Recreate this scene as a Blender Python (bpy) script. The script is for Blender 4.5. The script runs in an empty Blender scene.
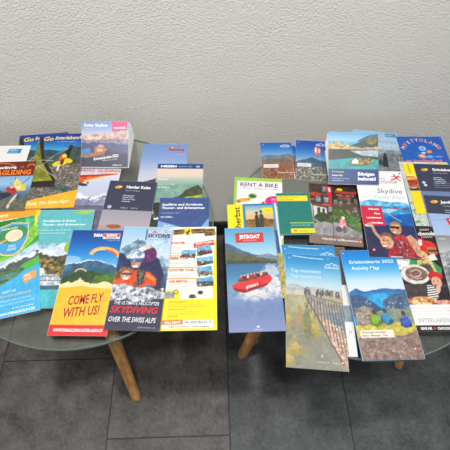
import bpy, bmesh, math
import numpy as np
from mathutils import Vector, Matrix

scene = bpy.context.scene
COL = scene.collection

# ------------------------------------------------------------------ camera
cam_d = bpy.data.cameras.new('camera')
cam_d.sensor_width = 36.0
cam_d.lens = 36.0
cam_d.clip_start = 0.02
cam = bpy.data.objects.new('camera', cam_d)
cam.location = (0, 0, 1.17)
cam.rotation_euler = (math.radians(90 - 54.7), 0, math.radians(-1.7))
COL.objects.link(cam)
scene.camera = cam

# ------------------------------------------------------------------ world, lamps, exposure
world = bpy.data.worlds.new('world')
scene.world = world
world.use_nodes = True
world.node_tree.nodes['Background'].inputs[0].default_value = (0.93, 0.97, 1.0, 1)
world.node_tree.nodes['Background'].inputs[1].default_value = 0.29


def lamp(name, loc, size, power, color):
    d = bpy.data.lights.new(name, 'AREA')
    d.shape = 'DISK'
    d.size = size
    d.energy = power
    d.color = color
    o = bpy.data.objects.new(name, d)
    o.location = loc
    COL.objects.link(o)
    return o


lamp('cool_fill_lamp', (-0.38, 0.22, 2.55), 0.12, 36, (1.0, 0.965, 0.92))
lamp('cool_fill_lamp', (0.55, 0.10, 2.55), 0.16, 17, (0.94, 0.98, 1.0))  # added fill lamp that gives the right side a cooler light
lamp('cool_fill_lamp', (0.05, -0.30, 2.55), 0.22, 25, (1.0, 0.98, 0.95))

vs = scene.view_settings
vs.view_transform = 'Standard'
vs.look = 'None'
vs.gamma = 1.0
vs.use_curve_mapping = False
vs.exposure = 0.06

ALB = 0.64      # printed ink / paper reflectance scale


# ------------------------------------------------------------------ helpers
def tag(o, label=None, cat=None, group=None, kind=None):
    if label: o['label'] = label
    if cat: o['category'] = cat
    if group: o['group'] = group
    if kind: o['kind'] = kind
    return o


def mesh_obj(name, verts, faces, mats, parent=None, smooth=False, loc=None):
    m = bpy.data.meshes.new(name)
    m.from_pydata(verts, [], faces)
    for mt in (mats if isinstance(mats, (list, tuple)) else [mats]):
        m.materials.append(mt)
    if smooth:
        m.polygons.foreach_set('use_smooth', [True] * len(m.polygons))
    m.update()
    o = bpy.data.objects.new(name, m)
    COL.objects.link(o)
    if parent: o.parent = parent
    if loc: o.location = loc
    return o


def empty(name, loc, rz=0.0):
    o = bpy.data.objects.new(name, None)
    o.empty_display_size = 0.02
    o.location = loc
    o.rotation_euler = (0, 0, rz)
    COL.objects.link(o)
    return o


def lin(c):
    c = np.asarray(c, dtype=float) / 255.0
    return np.where(c <= 0.04045, c / 12.92, ((c + 0.055) / 1.055) ** 2.4)


def new_mat(name):
    m = bpy.data.materials.new(name)
    m.use_nodes = True
    nt = m.node_tree
    return m, nt, nt.nodes['Principled BSDF']


def N(nt, kind, **kw):
    n = nt.nodes.new(kind)
    for k, v in kw.items(): setattr(n, k, v)
    return n


def math_node(nt, op, a, b=None, c=None):
    n = nt.nodes.new('ShaderNodeMath')
    n.operation = op
    for i, v in enumerate((a, b, c)):
        if v is None: continue
        if isinstance(v, (int, float)): n.inputs[i].default_value = v
        else: nt.links.new(v, n.inputs[i])
    return n.outputs[0]


# ------------------------------------------------------------------ materials
def wall_material():
    m, nt, b = new_mat('rough white plaster')
    L = nt.links.new
    tc = N(nt, 'ShaderNodeTexCoord')
    n1 = N(nt, 'ShaderNodeTexNoise'); n1.inputs['Scale'].default_value = 260; n1.inputs['Detail'].default_value = 4; n1.inputs['Roughness'].default_value = .72
    n2 = N(nt, 'ShaderNodeTexVoronoi'); n2.inputs['Scale'].default_value = 300; n2.feature = 'SMOOTH_F1'
    n3 = N(nt, 'ShaderNodeTexNoise'); n3.inputs['Scale'].default_value = 3; n3.inputs['Detail'].default_value = 3
    for n in (n1, n2, n3): L(tc.outputs['Object'], n.inputs['Vector'])
    h = math_node(nt, 'MULTIPLY_ADD', n2.outputs['Distance'], -0.3, n1.outputs['Fac'])
    bp = N(nt, 'ShaderNodeBump'); bp.inputs['Strength'].default_value = .5; bp.inputs['Distance'].default_value = .006
    L(h, bp.inputs['Height']); L(bp.outputs[0], b.inputs['Normal'])
    cr = N(nt, 'ShaderNodeValToRGB')
    cr.color_ramp.elements[0].position = .3; cr.color_ramp.elements[0].color = (.70, .68, .635, 1)
    cr.color_ramp.elements[1].position = .7; cr.color_ramp.elements[1].color = (.76, .74, .695, 1)
    L(n3.outputs['Fac'], cr.inputs[0]); L(cr.outputs[0], b.inputs['Base Color'])
    b.inputs['Roughness'].default_value = .9
    b.inputs['Specular IOR Level'].default_value = .2
    return m


def floor_material():
    m, nt, b = new_mat('dark slate tiles')
    L = nt.links.new
    tc = N(nt, 'ShaderNodeTexCoord')
    sp = N(nt, 'ShaderNodeSeparateXYZ'); L(tc.outputs['Object'], sp.inputs[0])
    TW, TL = .2935, .585
    u = math_node(nt, 'DIVIDE', math_node(nt, 'ADD', sp.outputs[0], .2755), TW)
    col = math_node(nt, 'FLOOR', u)
    fu = math_node(nt, 'FRACT', u)
    v = math_node(nt, 'DIVIDE', math_node(nt, 'MULTIPLY_ADD', col, .195, math_node(nt, 'SUBTRACT', sp.outputs[1], .212)), TL)
    row = math_node(nt, 'FLOOR', v)
    fv = math_node(nt, 'FRACT', v)
    du = math_node(nt, 'MULTIPLY', math_node(nt, 'SUBTRACT', .5, math_node(nt, 'ABSOLUTE', math_node(nt, 'SUBTRACT', fu, .5))), TW)
    dv = math_node(nt, 'MULTIPLY', math_node(nt, 'SUBTRACT', .5, math_node(nt, 'ABSOLUTE', math_node(nt, 'SUBTRACT', fv, .5))), TL)
    d = math_node(nt, 'MINIMUM', du, dv)
    ss = N(nt, 'ShaderNodeMapRange'); ss.interpolation_type = 'SMOOTHSTEP'
    ss.inputs['From Min'].default_value = .0008; ss.inputs['From Max'].default_value = .0024
    L(d, ss.inputs['Value'])
    n1 = N(nt, 'ShaderNodeTexNoise'); n1.inputs['Scale'].default_value = 16; n1.inputs['Detail'].default_value = 8; n1.inputs['Roughness'].default_value = .65
    n2 = N(nt, 'ShaderNodeTexNoise'); n2.inputs['Scale'].default_value = 130; n2.inputs['Detail'].default_value = 4
    cb = N(nt, 'ShaderNodeCombineXYZ'); L(col, cb.inputs[0]); L(row, cb.inputs[1])
    off = N(nt, 'ShaderNodeVectorMath', operation='MULTIPLY_ADD')
    L(cb.outputs[0], off.inputs[0]); off.inputs[1].default_value = (3.7, 5.1, 1.3); L(tc.outputs['Object'], off.inputs[2])
    L(off.outputs[0], n1.inputs['Vector']); L(tc.outputs['Object'], n2.inputs['Vector'])
    mixn = math_node(nt, 'MULTIPLY_ADD', n2.outputs['Fac'], .35, math_node(nt, 'MULTIPLY', n1.outputs['Fac'], .75))
    cr = N(nt, 'ShaderNodeValToRGB')
    cr.color_ramp.elements[0].position = .40; cr.color_ramp.elements[0].color = (.022, .022, .022, 1)
    cr.color_ramp.elements[1].position = .68; cr.color_ramp.elements[1].color = (.088, .086, .084, 1)
    L(mixn, cr.inputs[0])
    # quarry tint differs from tile batch to tile batch
    tint = N(nt, 'ShaderNodeMix', data_type='RGBA')
    L(math_node(nt, 'GREATER_THAN', col, .5), tint.inputs['Factor'])
    tint.inputs['A'].default_value = (1.02, .92, .89, 1); tint.inputs['B'].default_value = (.76, .86, .89, 1)
    tm = N(nt, 'ShaderNodeVectorMath', operation='MULTIPLY')
    L(cr.outputs[0], tm.inputs[0]); L(tint.outputs['Result'], tm.inputs[1])
    mx = N(nt, 'ShaderNodeMix', data_type='RGBA')
    L(ss.outputs[0], mx.inputs['Factor']); mx.inputs['A'].default_value = (.012, .012, .012, 1); L(tm.outputs[0], mx.inputs['B'])
    L(mx.outputs['Result'], b.inputs['Base Color'])
    bp = N(nt, 'ShaderNodeBump'); bp.inputs['Strength'].default_value = .25; bp.inputs['Distance'].default_value = .003
    L(math_node(nt, 'MULTIPLY_ADD', ss.outputs[0], 1.0, mixn), bp.inputs['Height']); L(bp.outputs[0], b.inputs['Normal'])
    b.inputs['Roughness'].default_value = .55
    b.inputs['Specular IOR Level'].default_value = .35
    return m


def simple_mat(name, color, rough=.5, metal=0.0, noise=None):
    m, nt, b = new_mat(name)
    b.inputs['Roughness'].default_value = rough
    b.inputs['Metallic'].default_value = metal
    c = tuple(lin(color)) + (1,)
    tc = N(nt, 'ShaderNodeTexCoord')
    n = N(nt, 'ShaderNodeTexNoise'); n.inputs['Scale'].default_value = noise or 60
    nt.links.new(tc.outputs['Object'], n.inputs['Vector'])
    mx = N(nt, 'ShaderNodeMix', data_type='RGBA')
    mx.inputs['A'].default_value = tuple(x * .92 for x in c[:3]) + (1,)
    mx.inputs['B'].default_value = tuple(min(1, x * 1.06) for x in c[:3]) + (1,)
    nt.links.new(n.outputs['Fac'], mx.inputs['Factor'])
    nt.links.new(mx.outputs['Result'], b.inputs['Base Color'])
    return m


def wood_material():
    m, nt, b = new_mat('oiled oak')
    L = nt.links.new
    tc = N(nt, 'ShaderNodeTexCoord')
    mp = N(nt, 'ShaderNodeMapping'); mp.inputs['Scale'].default_value = (90, 90, 6)
    L(tc.outputs['Object'], mp.inputs[0])
    n = N(nt, 'ShaderNodeTexNoise'); n.inputs['Scale'].default_value = 1.5; n.inputs['Detail'].default_value = 5
    L(mp.outputs[0], n.inputs['Vector'])
    cr = N(nt, 'ShaderNodeValToRGB')
    cr.color_ramp.elements[0].position = .3; cr.color_ramp.elements[0].color = (.46, .20, .055, 1)
    cr.color_ramp.elements[1].position = .7; cr.color_ramp.elements[1].color = (.82, .44, .16, 1)
    L(n.outputs['Fac'], cr.inputs[0]); L(cr.outputs[0], b.inputs['Base Color'])
    b.inputs['Roughness'].default_value = .42
    return m


def glass_material(name, tint, body=None):
    m = bpy.data.materials.new(name)
    m.use_nodes = True
    nt = m.node_tree
    nt.nodes.clear()
    L = nt.links.new
    out = N(nt, 'ShaderNodeOutputMaterial')
    tr = N(nt, 'ShaderNodeBsdfTransparent'); tr.inputs[0].default_value = tint + (1,)
    gl = N(nt, 'ShaderNodeBsdfGlossy'); gl.inputs['Roughness'].default_value = .01; gl.inputs['Color'].default_value = (1, 1, 1, 1)
    ge = N(nt, 'ShaderNodeNewGeometry')
    dt = N(nt, 'ShaderNodeVectorMath', operation='DOT_PRODUCT')
    L(ge.outputs['Normal'], dt.inputs[0]); L(ge.outputs['Incoming'], dt.inputs[1])
    c = math_node(nt, 'ABSOLUTE', dt.outputs['Value'])
    f = math_node(nt, 'MULTIPLY_ADD', math_node(nt, 'POWER', math_node(nt, 'SUBTRACT', 1.0, c), 5.0), .95, .045)
    mx = N(nt, 'ShaderNodeMixShader')
    L(f, mx.inputs[0])
    if body is not None:
        df = N(nt, 'ShaderNodeBsdfDiffuse'); df.inputs[0].default_value = body + (1,)
        m2 = N(nt, 'ShaderNodeMixShader'); m2.inputs[0].default_value = .45
        L(tr.outputs[0], m2.inputs[1]); L(df.outputs[0], m2.inputs[2]); L(m2.outputs[0], mx.inputs[1])
    else:
        L(tr.outputs[0], mx.inputs[1])
    L(gl.outputs[0], mx.inputs[2]); L(mx.outputs[0], out.inputs[0])
    return m


def print_material(name, rough):
    m, nt, b = new_mat(name)
    a = N(nt, 'ShaderNodeAttribute'); a.attribute_name = 'ink'; a.attribute_type = 'GEOMETRY'
    nt.links.new(a.outputs['Color'], b.inputs['Base Color'])
    b.inputs['Roughness'].default_value = rough
    b.inputs['Specular IOR Level'].default_value = .4
    return m


M_WALL = wall_material()
M_FLOOR = floor_material()
M_BASE = simple_mat('black skirting', (15, 15, 15), .6)
M_WOOD = wood_material()
M_GLASS = glass_material('clear glass', (.93, .965, .94))
M_EDGE = glass_material('green glass edge', (.50, .60, .54), (.17, .21, .18))
M_STEEL = simple_mat('brushed steel', (150, 150, 150), .35, 1.0)
M_GLOSS = print_material('glossy printed paper', .38)
M_MATTE = print_material('matte printed paper', .6)
M_PAPER = simple_mat('white paper edge', (226, 226, 222), .8, 0, 300)
M_BLUEP = simple_mat('blue card', (70, 140, 190), .5)
M_BROWNP = simple_mat('brown card', (120, 84, 60), .6)

# ------------------------------------------------------------------ the setting
S = 4.0
WY = 0.80
o = mesh_obj('floor', [(-S, -S, 0), (S, -S, 0), (S, WY + .1, 0), (-S, WY + .1, 0), (-S, -S, -.05), (S, -S, -.05), (S, WY + .1, -.05), (-S, WY + .1, -.05)],
             [(0, 1, 2, 3), (7, 6, 5, 4), (0, 4, 5, 1), (1, 5, 6, 2), (2, 6, 7, 3), (3, 7, 4, 0)], M_FLOOR)
tag(o, 'dark slate tiled floor', kind='structure')
o = mesh_obj('wall_back', [(-S, WY, 0), (S, WY, 0), (S, WY, 2.7), (-S, WY, 2.7), (-S, WY + .1, 0), (S, WY + .1, 0), (S, WY + .1, 2.7), (-S, WY + .1, 2.7)],
             [(0, 1, 2, 3), (7, 6, 5, 4), (0, 4, 5, 1), (1, 5, 6, 2), (2, 6, 7, 3), (3, 7, 4, 0)], M_WALL)
tag(o, 'rough white plastered wall', kind='structure')
bm = bmesh.new()
bmesh.ops.create_cube(bm, size=1, matrix=Matrix.Translation((0, WY - .005, .03)) @ Matrix.Diagonal((2 * S, .0098, .0598, 1)))
bmesh.ops.bevel(bm, geom=[e for e in bm.edges if abs(e.verts[0].co.z - e.verts[1].co.z) < 1e-4 and e.verts[0].co.z > .05 and e.verts[0].co.y < WY - .006 and e.verts[1].co.y < WY - .006],
                offset=.003, segments=2, affect='EDGES')
me = bpy.data.meshes.new('baseboard_back'); bm.to_mesh(me); bm.free(); me.materials.append(M_BASE)
o = bpy.data.objects.new('baseboard_back', me); COL.objects.link(o)
tag(o, 'low black skirting board along the wall', kind='structure')


# ------------------------------------------------------------------ tables
ZG = 0.450


def glass_disc(parent):
    prof = [(0, -.006), (.2475, -.006), (.2492, -.0055), (.25, -.0045), (.25, -.0015), (.2492, -.0005), (.2475, 0), (0, 0)]
    n = 128
    verts = [(0, 0, ZG + prof[0][1]), (0, 0, ZG)]
    faces, midx = [], []
    rings = []
    for r, z in prof[1:-1]:
        rings.append(len(verts))
        for i in range(n):
            a = 2 * math.pi * i / n
            verts.append((r * math.cos(a), r * math.sin(a), ZG + z))
    for i in range(n):
        j = (i + 1) % n
        faces.append((0, rings[0] + j, rings[0] + i)); midx.append(0)
        for k in range(len(rings) - 1):
            faces.append((rings[k] + i, rings[k] + j, rings[k + 1] + j, rings[k + 1] + i)); midx.append(1)
        faces.append((1, rings[-1] + i, rings[-1] + j)); midx.append(0)
    ob = mesh_obj('glass_top', verts, faces, [M_GLASS, M_EDGE], parent)
    ob.data.polygons.foreach_set('material_index', midx)
    return ob


def make_table(c, angles, label, reach=.216):
    t = empty('side_table', (c[0], c[1], 0))
    tag(t, label, 'table', 'round glass side tables')
    glass_disc(t)
    for deg in angles:
        a = math.radians(deg)
        foot = Vector((reach * math.cos(a), reach * math.sin(a), 0.0))
        top = Vector((.128 * math.cos(a), .128 * math.sin(a), ZG - .0105))
        ax = (top - foot).normalized()
        n = 24
        verts, faces = [], []
        side = Vector((-math.sin(a), math.cos(a), 0))
        prof = [(0.0, .0095), (.006, .0112), (.05, .0118), (.5, .0128), (.9, .0140), (1.0, .0142)]
        for (f, r) in prof:
            s = f if f in (0.0, 1.0) else (f if f > .04 else .012)
            cpt = foot.lerp(top, s)
            for i in range(n):
                q = 2 * math.pi * i / n
                # slightly squared round section
                k = 1.0 / (abs(math.cos(q)) ** 3.2 + abs(math.sin(q)) ** 3.2) ** (1 / 3.2)
                rad = Vector((math.cos(a), math.sin(a), 0))
                verts.append(tuple(cpt + rad * (r * k * math.cos(q)) + side * (r * k * math.sin(q))))
        for k in range(len(prof) - 1):
            for i in range(n):
                j = (i + 1) % n
                faces.append((k * n + i, k * n + j, (k + 1) * n + j, (k + 1) * n + i))
        faces.append(tuple(reversed(range(n))))
        faces.append(tuple(range((len(prof) - 1) * n, len(prof) * n)))
        leg = mesh_obj('leg', verts, faces, M_WOOD, t)
        mp = [i for i in range(len(faces) - 2)]
        for i in mp: leg.data.polygons[i].use_smooth = True
        pv, pf = [], []
        for z in (ZG - .0104, ZG - .0062):
            for i in range(n):
                q = 2 * math.pi * i / n
                pv.append((top.x + .022 * math.cos(q), top.y + .022 * math.sin(q), z))
        for i in range(n):
            j = (i + 1) % n
            pf.append((i, j, n + j, n + i))
        pf.append(tuple(reversed(range(n)))); pf.append(tuple(range(n, 2 * n)))
        mesh_obj('mounting_plate', pv, pf, M_STEEL, leg)
    return t


make_table((-.257, .516), (-78, 42, 162), 'round glass side table with splayed wooden legs, the left of the two')
make_table((.269, .482), (200, 329, 85), 'round glass side table with splayed wooden legs, the right of the two', .226)


# ------------------------------------------------------------------ printed art (millimetres, y down from the top edge)
def vnoise(X, Y, sc, seed, octv=4):
    out = 0
    amp, tot = 1.0, 0.0
    for o_ in range(octv):
        rs = np.random.RandomState(seed * 31 + o_)
        G = rs.rand(64, 64)
        x = X / sc * (2 ** o_) + 100.3; y = Y / sc * (2 ** o_) + 57.7
        xi = np.floor(x).astype(int); yi = np.floor(y).astype(int)
        fx = x - xi; fy = y - yi
        fx = fx * fx * (3 - 2 * fx); fy = fy * fy * (3 - 2 * fy)
        a = G[yi % 64, xi % 64]; b = G[yi % 64, (xi + 1) % 64]
        c = G[(yi + 1) % 64, xi % 64]; d = G[(yi + 1) % 64, (xi + 1) % 64]
        out = out + amp * ((a * (1 - fx) + b * fx) * (1 - fy) + (c * (1 - fx) + d * fx) * fy)
        tot += amp; amp *= .55
    return out / tot


class Canvas:
    def __init__(s, w, h, base=(240, 240, 240)):
        s.w, s.h = w, h
        s.nx, s.ny = int(round(w)) + 1, int(round(h)) + 1
        xs = (np.arange(s.nx * 2) - .5) / 2 * (w / (s.nx - 1))
        ys = (np.arange(s.ny * 2) - .5) / 2 * (h / (s.ny - 1))
        s.X, s.Y = np.meshgrid(xs, ys)
        s.C = np.zeros(s.X.shape + (3,)); s.C[:] = base
        s.texts = []
        s.seed = 1
        s.grain = 1.0

    def box(s, x0, y0, x1, y1): return (s.X >= x0) & (s.X <= x1) & (s.Y >= y0) & (s.Y <= y1)

    def pm(s, pts):
        m = np.zeros(s.X.shape, bool)
        n = len(pts)
        for i in range(n):
            x0, y0 = pts[i]; x1, y1 = pts[(i + 1) % n]
            if y0 == y1: continue
            c = ((s.Y < y0) != (s.Y < y1)) & (s.X < (x1 - x0) * (s.Y - y0) / (y1 - y0) + x0)
            m ^= c
        return m

    def em(s, cx, cy, rx, ry, rot=0):
        a = math.radians(rot)
        u = (s.X - cx) * math.cos(a) + (s.Y - cy) * math.sin(a); v = -(s.X - cx) * math.sin(a) + (s.Y - cy) * math.cos(a)
        return (u / rx) ** 2 + (v / ry) ** 2 <= 1

    def put(s, m, c, c2=None, sc=8, sharp=2.0, alpha=1.0):
        c = np.array(c, float)
        if c2 is not None:
            s.seed += 1
            t = np.clip((vnoise(s.X, s.Y, sc, s.seed) - .5) * sharp + .5, 0, 1)[..., None]
            src = c * (1 - t) + np.array(c2, float) * t
            g = (vnoise(s.X, s.Y, 2.6, s.seed + 500, 2) - .5) * .34 + (vnoise(s.X, s.Y, sc * .8, s.seed + 900, 3) - .5) * .5
            g = g * min(1.0, .08 + np.abs(c - np.array(c2, float)).max() / 45.0)
            src = np.clip(src * (1 + g[..., None] * s.grain), 0, 255)
            src = src[m]
        else: src = c
        s.C[m] = s.C[m] * (1 - alpha) + src * alpha
        return s

    def rect(s, x0, y0, x1, y1, c, c2=None, **k): return s.put(s.box(x0, y0, x1, y1), c, c2, **k)
    def poly(s, pts, c, c2=None, **k): return s.put(s.pm(pts), c, c2, **k)
    def ell(s, cx, cy, rx, ry, c, c2=None, rot=0, **k): return s.put(s.em(cx, cy, rx, ry, rot), c, c2, **k)

    def grad(s, y0, y1, stops, x0=-9, x1=999):
        m = s.box(x0, y0, x1, y1)
        t = (s.Y[m] - y0) / (y1 - y0)
        ps = np.linspace(0, 1, len(stops))
        for k in range(3): s.C[..., k][m] = np.interp(t, ps, [q[k] for q in stops])
        return s

    def ridge(s, pts, c, c2=None, jag=2.0, sc=10, y1=999, jsc=9, snow=None, snow_d=8, **k):
        s.seed += 1
        xs, ys = zip(*pts)
        line = np.interp(s.X, xs, ys) + (vnoise(s.X, s.X * 0, jsc, s.seed) - .5) * 2 * jag
        m = (s.Y >= line) & (s.Y <= y1) & (s.X >= xs[0]) & (s.X <= xs[-1])
        s.put(m, c, c2, sc=sc, **k)
        if snow is not None:
            s.seed += 1
            lim = line + snow_d * (vnoise(s.X, s.Y, 6, s.seed) * 2.2 - .4)
            s.put(m & (s.Y < lim), snow)
        return s

    def soft(s, cx, cy, rx, ry, c, c2=None, rot=0, alpha=1.0, sc=4, rough=1.6):
        s.seed += 1
        a = math.radians(rot)
        u = (s.X - cx) * math.cos(a) + (s.Y - cy) * math.sin(a); v = -(s.X - cx) * math.sin(a) + (s.Y - cy) * math.cos(a)
        d = (u / rx) ** 2 + (v / ry) ** 2
        k = np.clip(1.5 * (1 - d) + (vnoise(s.X, s.Y, sc, s.seed, 3) - .5) * 2 * rough, 0, 1) * (d < 1.7) * alpha
        t = 0 if c2 is None else vnoise(s.X, s.Y, sc * .7, s.seed + 77, 2)[..., None]
        t = np.clip((t - .5) * 2.4 + .5, 0, 1) if c2 is not None else 0
        src = np.array(c, float) * (1 - t) + (np.array(c2, float) * t if c2 is not None else 0)
        s.C = s.C * (1 - k[..., None]) + src * k[..., None]
        return s

    def line(s, x0, y0, x1, y1, w, c, alpha=1.0):
        d = math.hypot(x1 - x0, y1 - y0) or 1
        ux, uy = (x1 - x0) / d, (y1 - y0) / d
        t = (s.X - x0) * ux + (s.Y - y0) * uy
        n = -(s.X - x0) * uy + (s.Y - y0) * ux
        return s.put((t >= 0) & (t <= d) & (np.abs(n) <= w / 2), c, alpha=alpha)

    def curve(s, pts, w, c):
        for a, b in zip(pts[:-1], pts[1:]): s.line(*a, *b, w, c)
        return s

    def speck(s, m, cols, n, r0, r1, seed=3, ratio=1.0):
        rs = np.random.RandomState(seed)
        ys, xs = np.nonzero(m)
        if len(xs) == 0: return s
        for i in range(n):
            k = rs.randint(len(xs))
            cx, cy = s.X[ys[k], xs[k]], s.Y[ys[k], xs[k]]
            r = rs.uniform(r0, r1)
            s.put(s.em(cx, cy, r * ratio, r) & m, cols[rs.randint(len(cols))])
        return s

    def text(s, t, x, y, size, c, align='L', bold=0.0, shear=0.0, xs=1.0, rot=0.0, sp=1.0, fw=None):
        """x, y = baseline start in mm, size = cap height in mm"""
        s.texts.append((t, x, y, size, c, align, bold, shear, xs, rot, sp, fw))
        return s

    def swiss(s, x, y, r=2.6, c=(215, 45, 45)):
        s.rect(x - r, y - r, x + r, y + r, c)
        s.rect(x - r * .65, y - r * .22, x + r * .65, y + r * .22, (245, 245, 245))
        s.rect(x - r * .22, y - r * .65, x + r * .22, y + r * .65, (245, 245, 245))
        return s

    def greek(s, x, y, w, n, lh, c, seed=1, hgt=.9, alpha=.7):
        """rows of unreadably small print"""
        rs = np.random.RandomState(seed)
        for i in range(n):
            xx = x; end = x + w * rs.uniform(.7, 1.0)
            while xx < end:
                l = rs.uniform(2, 7)
                s.put(s.box(xx, y + i * lh - hgt / 2, min(xx + l, end), y + i * lh + hgt / 2), c, alpha=alpha)
                xx += l + 1.0
        return s

    def verts(s):
        A = s.C.reshape(s.ny, 2, s.nx, 2, 3).mean(axis=(1, 3))
        return A


_text_cache = {}


def text_geo(t, bold, shear, sp):
    key = (t, bold, shear, sp)
    if key in _text_cache: return _text_cache[key]
    cu = bpy.data.curves.new('lettering', 'FONT')
    cu.body = t
    cu.size = 1.0
    cu.resolution_u = 2
    cu.offset = bold
    cu.shear = shear
    cu.space_character = sp
    ob = bpy.data.objects.new('lettering', cu)
    COL.objects.link(ob)
    dg = bpy.context.evaluated_depsgraph_get()
    ev = ob.evaluated_get(dg)
    me = ev.to_mesh()
    V = np.array([v.co[:2] for v in me.vertices]) if len(me.vertices) else np.zeros((0, 2))
    F = [tuple(p.vertices) for p in me.polygons]
    ev.to_mesh_clear()
    bpy.data.objects.remove(ob); bpy.data.curves.remove(cu)
    _text_cache[key] = (V, F)
    return V, F


def cover_mesh(cv, w, h, zf, mat, parent, name='cover'):
    """grid top sheet carrying the print, centred on the origin; zf(x, y) gives the height in metres"""
    sx, sy = w / (cv.nx - 1), h / (cv.ny - 1)
    gx = np.arange(cv.nx) * sx - w / 2
    gy = h / 2 - np.arange(cv.ny) * sy
    GX, GY = np.meshgrid(gx, gy)
    Z = zf(GX, GY)
    V = np.stack([GX, GY, Z], -1).reshape(-1, 3)
    idx = np.arange(cv.nx * cv.ny).reshape(cv.ny, cv.nx)
    F = np.stack([idx[1:, :-1], idx[1:, 1:], idx[:-1, 1:], idx[:-1, :-1]], -1).reshape(-1, 4).tolist()
    C = cv.verts().reshape(-1, 3)
    Vs, Cs = [V], [C]
    n = len(V)
    for (t, x, y, size, c, align, bold, shear, xs, rot, sp, fw) in cv.texts:
        TV, TF = text_geo(t, bold, shear, sp)
        if len(TV) == 0: continue
        k = size / .73
        P = TV * k
        P = P * np.array([xs * .90, 1.0])
        if fw: P[:, 0] *= fw / (P[:, 0].max() - P[:, 0].min())
        if align == 'C': P[:, 0] -= (P[:, 0].min() + P[:, 0].max()) / 2
        elif align == 'R': P[:, 0] -= P[:, 0].max()
        a = math.radians(rot)
        P = np.stack([P[:, 0] * math.cos(a) - P[:, 1] * math.sin(a), P[:, 0] * math.sin(a) + P[:, 1] * math.cos(a)], -1)
        px = (x + P[:, 0]) / 1000 - w / 2
        py = h / 2 - (y - P[:, 1]) / 1000
        px = np.clip(px, -w / 2, w / 2); py = np.clip(py, -h / 2, h / 2)
        Vs.append(np.stack([px, py, zf(px, py) + .00012], -1))
        Cs.append(np.tile(np.array(c, float), (len(px), 1)))
        F += [tuple(i + n for i in f) for f in TF]
        n += len(px)
    V = np.concatenate(Vs); C = lin(np.concatenate(Cs)) * ALB
    ob = mesh_obj(name, V.tolist(), F, mat, parent)
    at = ob.data.color_attributes.new('ink', 'FLOAT_COLOR', 'POINT')
    at.data.foreach_set('color', np.concatenate([C, np.ones((len(C), 1))], 1).astype(np.float32).ravel())
    return ob


def slab(name, w, h, z0f, z1f, mat, parent, nx=8, ny=14, inset=0.0):
    w -= inset; h -= inset
    xs = np.linspace(-w / 2, w / 2, nx + 1); ys = np.linspace(-h / 2, h / 2, ny + 1)
    GX, GY = np.meshgrid(xs, ys)
    B = np.stack([GX, GY, z0f(GX, GY)], -1).reshape(-1, 3); T = np.stack([GX, GY, z1f(GX, GY)], -1).reshape(-1, 3)
    n = len(B)
    idx = np.arange(n).reshape(ny + 1, nx + 1)
    F = []
    for j in range(ny):
        for i in range(nx):
            a, b, c, d = int(idx[j, i]), int(idx[j, i + 1]), int(idx[j + 1, i + 1]), int(idx[j + 1, i])
            F.append((d, c, b, a)); F.append((a + n, b + n, c + n, d + n))
    loop = [int(v) for v in list(idx[0, :]) + list(idx[1:, -1]) + list(idx[-1, -2::-1]) + list(idx[-2:0:-1, 0])]
    for a, b in zip(loop, loop[1:] + loop[:1]): F.append((a, b, b + n, a + n))
    return mesh_obj(name, np.concatenate([B, T]).tolist(), F, mat, parent)


def leaflet(name, label, cat, P, cv, group, mat=None, curl=None, back=None):
    """P = x, y, angle (deg), width, height, z of its underside, thickness"""
    cx, cy, a, w, h, z, t = P
    root = empty(name, (cx, cy, z), math.radians(a))
    tag(root, label, cat, group)
    f = curl or (lambda x, y: 0 * x)
    lo = 0.0
    if back is not None:
        tb = max(.0005, t * .18)
        slab('back_cover', w, h, lambda x, y: f(x, y) + 0, lambda x, y: f(x, y) + tb, back, root)
        lo = tb
        slab('pages', w, h, lambda x, y: f(x, y) + lo, lambda x, y: f(x, y) + t - .0003, M_PAPER, root, inset=.0012)
    else:
        slab('pages', w, h, lambda x, y: f(x, y) + lo, lambda x, y: f(x, y) + t - .0001, M_PAPER, root, inset=.0002)
    cover_mesh(cv, w, h, lambda x, y: f(x, y) + t, mat or M_GLOSS, root)
    return root


def fanned(name, label, cat, base, yaw, tilt, w, h, cv, group, sheets, mat=None, back_angle=0.0):
    """a folded leaflet hinged at its near edge, springing open like a fan"""
    root = empty(name, base, math.radians(yaw))
    tag(root, label, cat, group)
    T = math.radians(tilt)
    # sheets between flat and the tilted cover
    for k in range(sheets):
        th = T * k / sheets + math.radians(.4)
        hh = h * (1 - .012 * (k % 3))
        q = Matrix.Translation((0, 0, .0003 + .0002 * k)) @ Matrix.Rotation(th, 4, 'X') @ Matrix.Translation((.0016 * (1 - k / sheets), hh / 2, 0))
        s_ = slab('page', w - .001, hh, lambda x, y: 0 * x - .00012, lambda x, y: 0 * x + .00012, M_PAPER, root, 1, 1)
        s_.data.transform(q)
    c = cover_mesh(cv, w, h, lambda x, y: 0 * x + .0003, mat or M_GLOSS, root)
    M = Matrix.Translation((0, 0, .0004 + .0002 * sheets)) @ Matrix.Rotation(T, 4, 'X') @ Matrix.Translation((0, h / 2, 0))
    s_ = slab('cover_back', w, h, lambda x, y: 0 * x - .00005, lambda x, y: 0 * x + .0002, M_PAPER, root, 1, 1, inset=.0002)
    s_.data.transform(M)
    c.data.transform(M)
    return root


W = (245, 245, 245)
CREAM = (240, 225, 190)
GL = 'brochures laid out on the left table'
GR = 'brochures laid out on the right table'


# ============================================================ left table, lowest first
def art_orange(w, h):
    c = Canvas(w, h, (238, 165, 50))
    c.rect(w - 9, 0, w, h, (235, 205, 40))
    c.text('Natural', 6, 46, 8, W, bold=.02)
    c.text('fun & action', 6, 60, 8, W, bold=.02)
    return c


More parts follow.
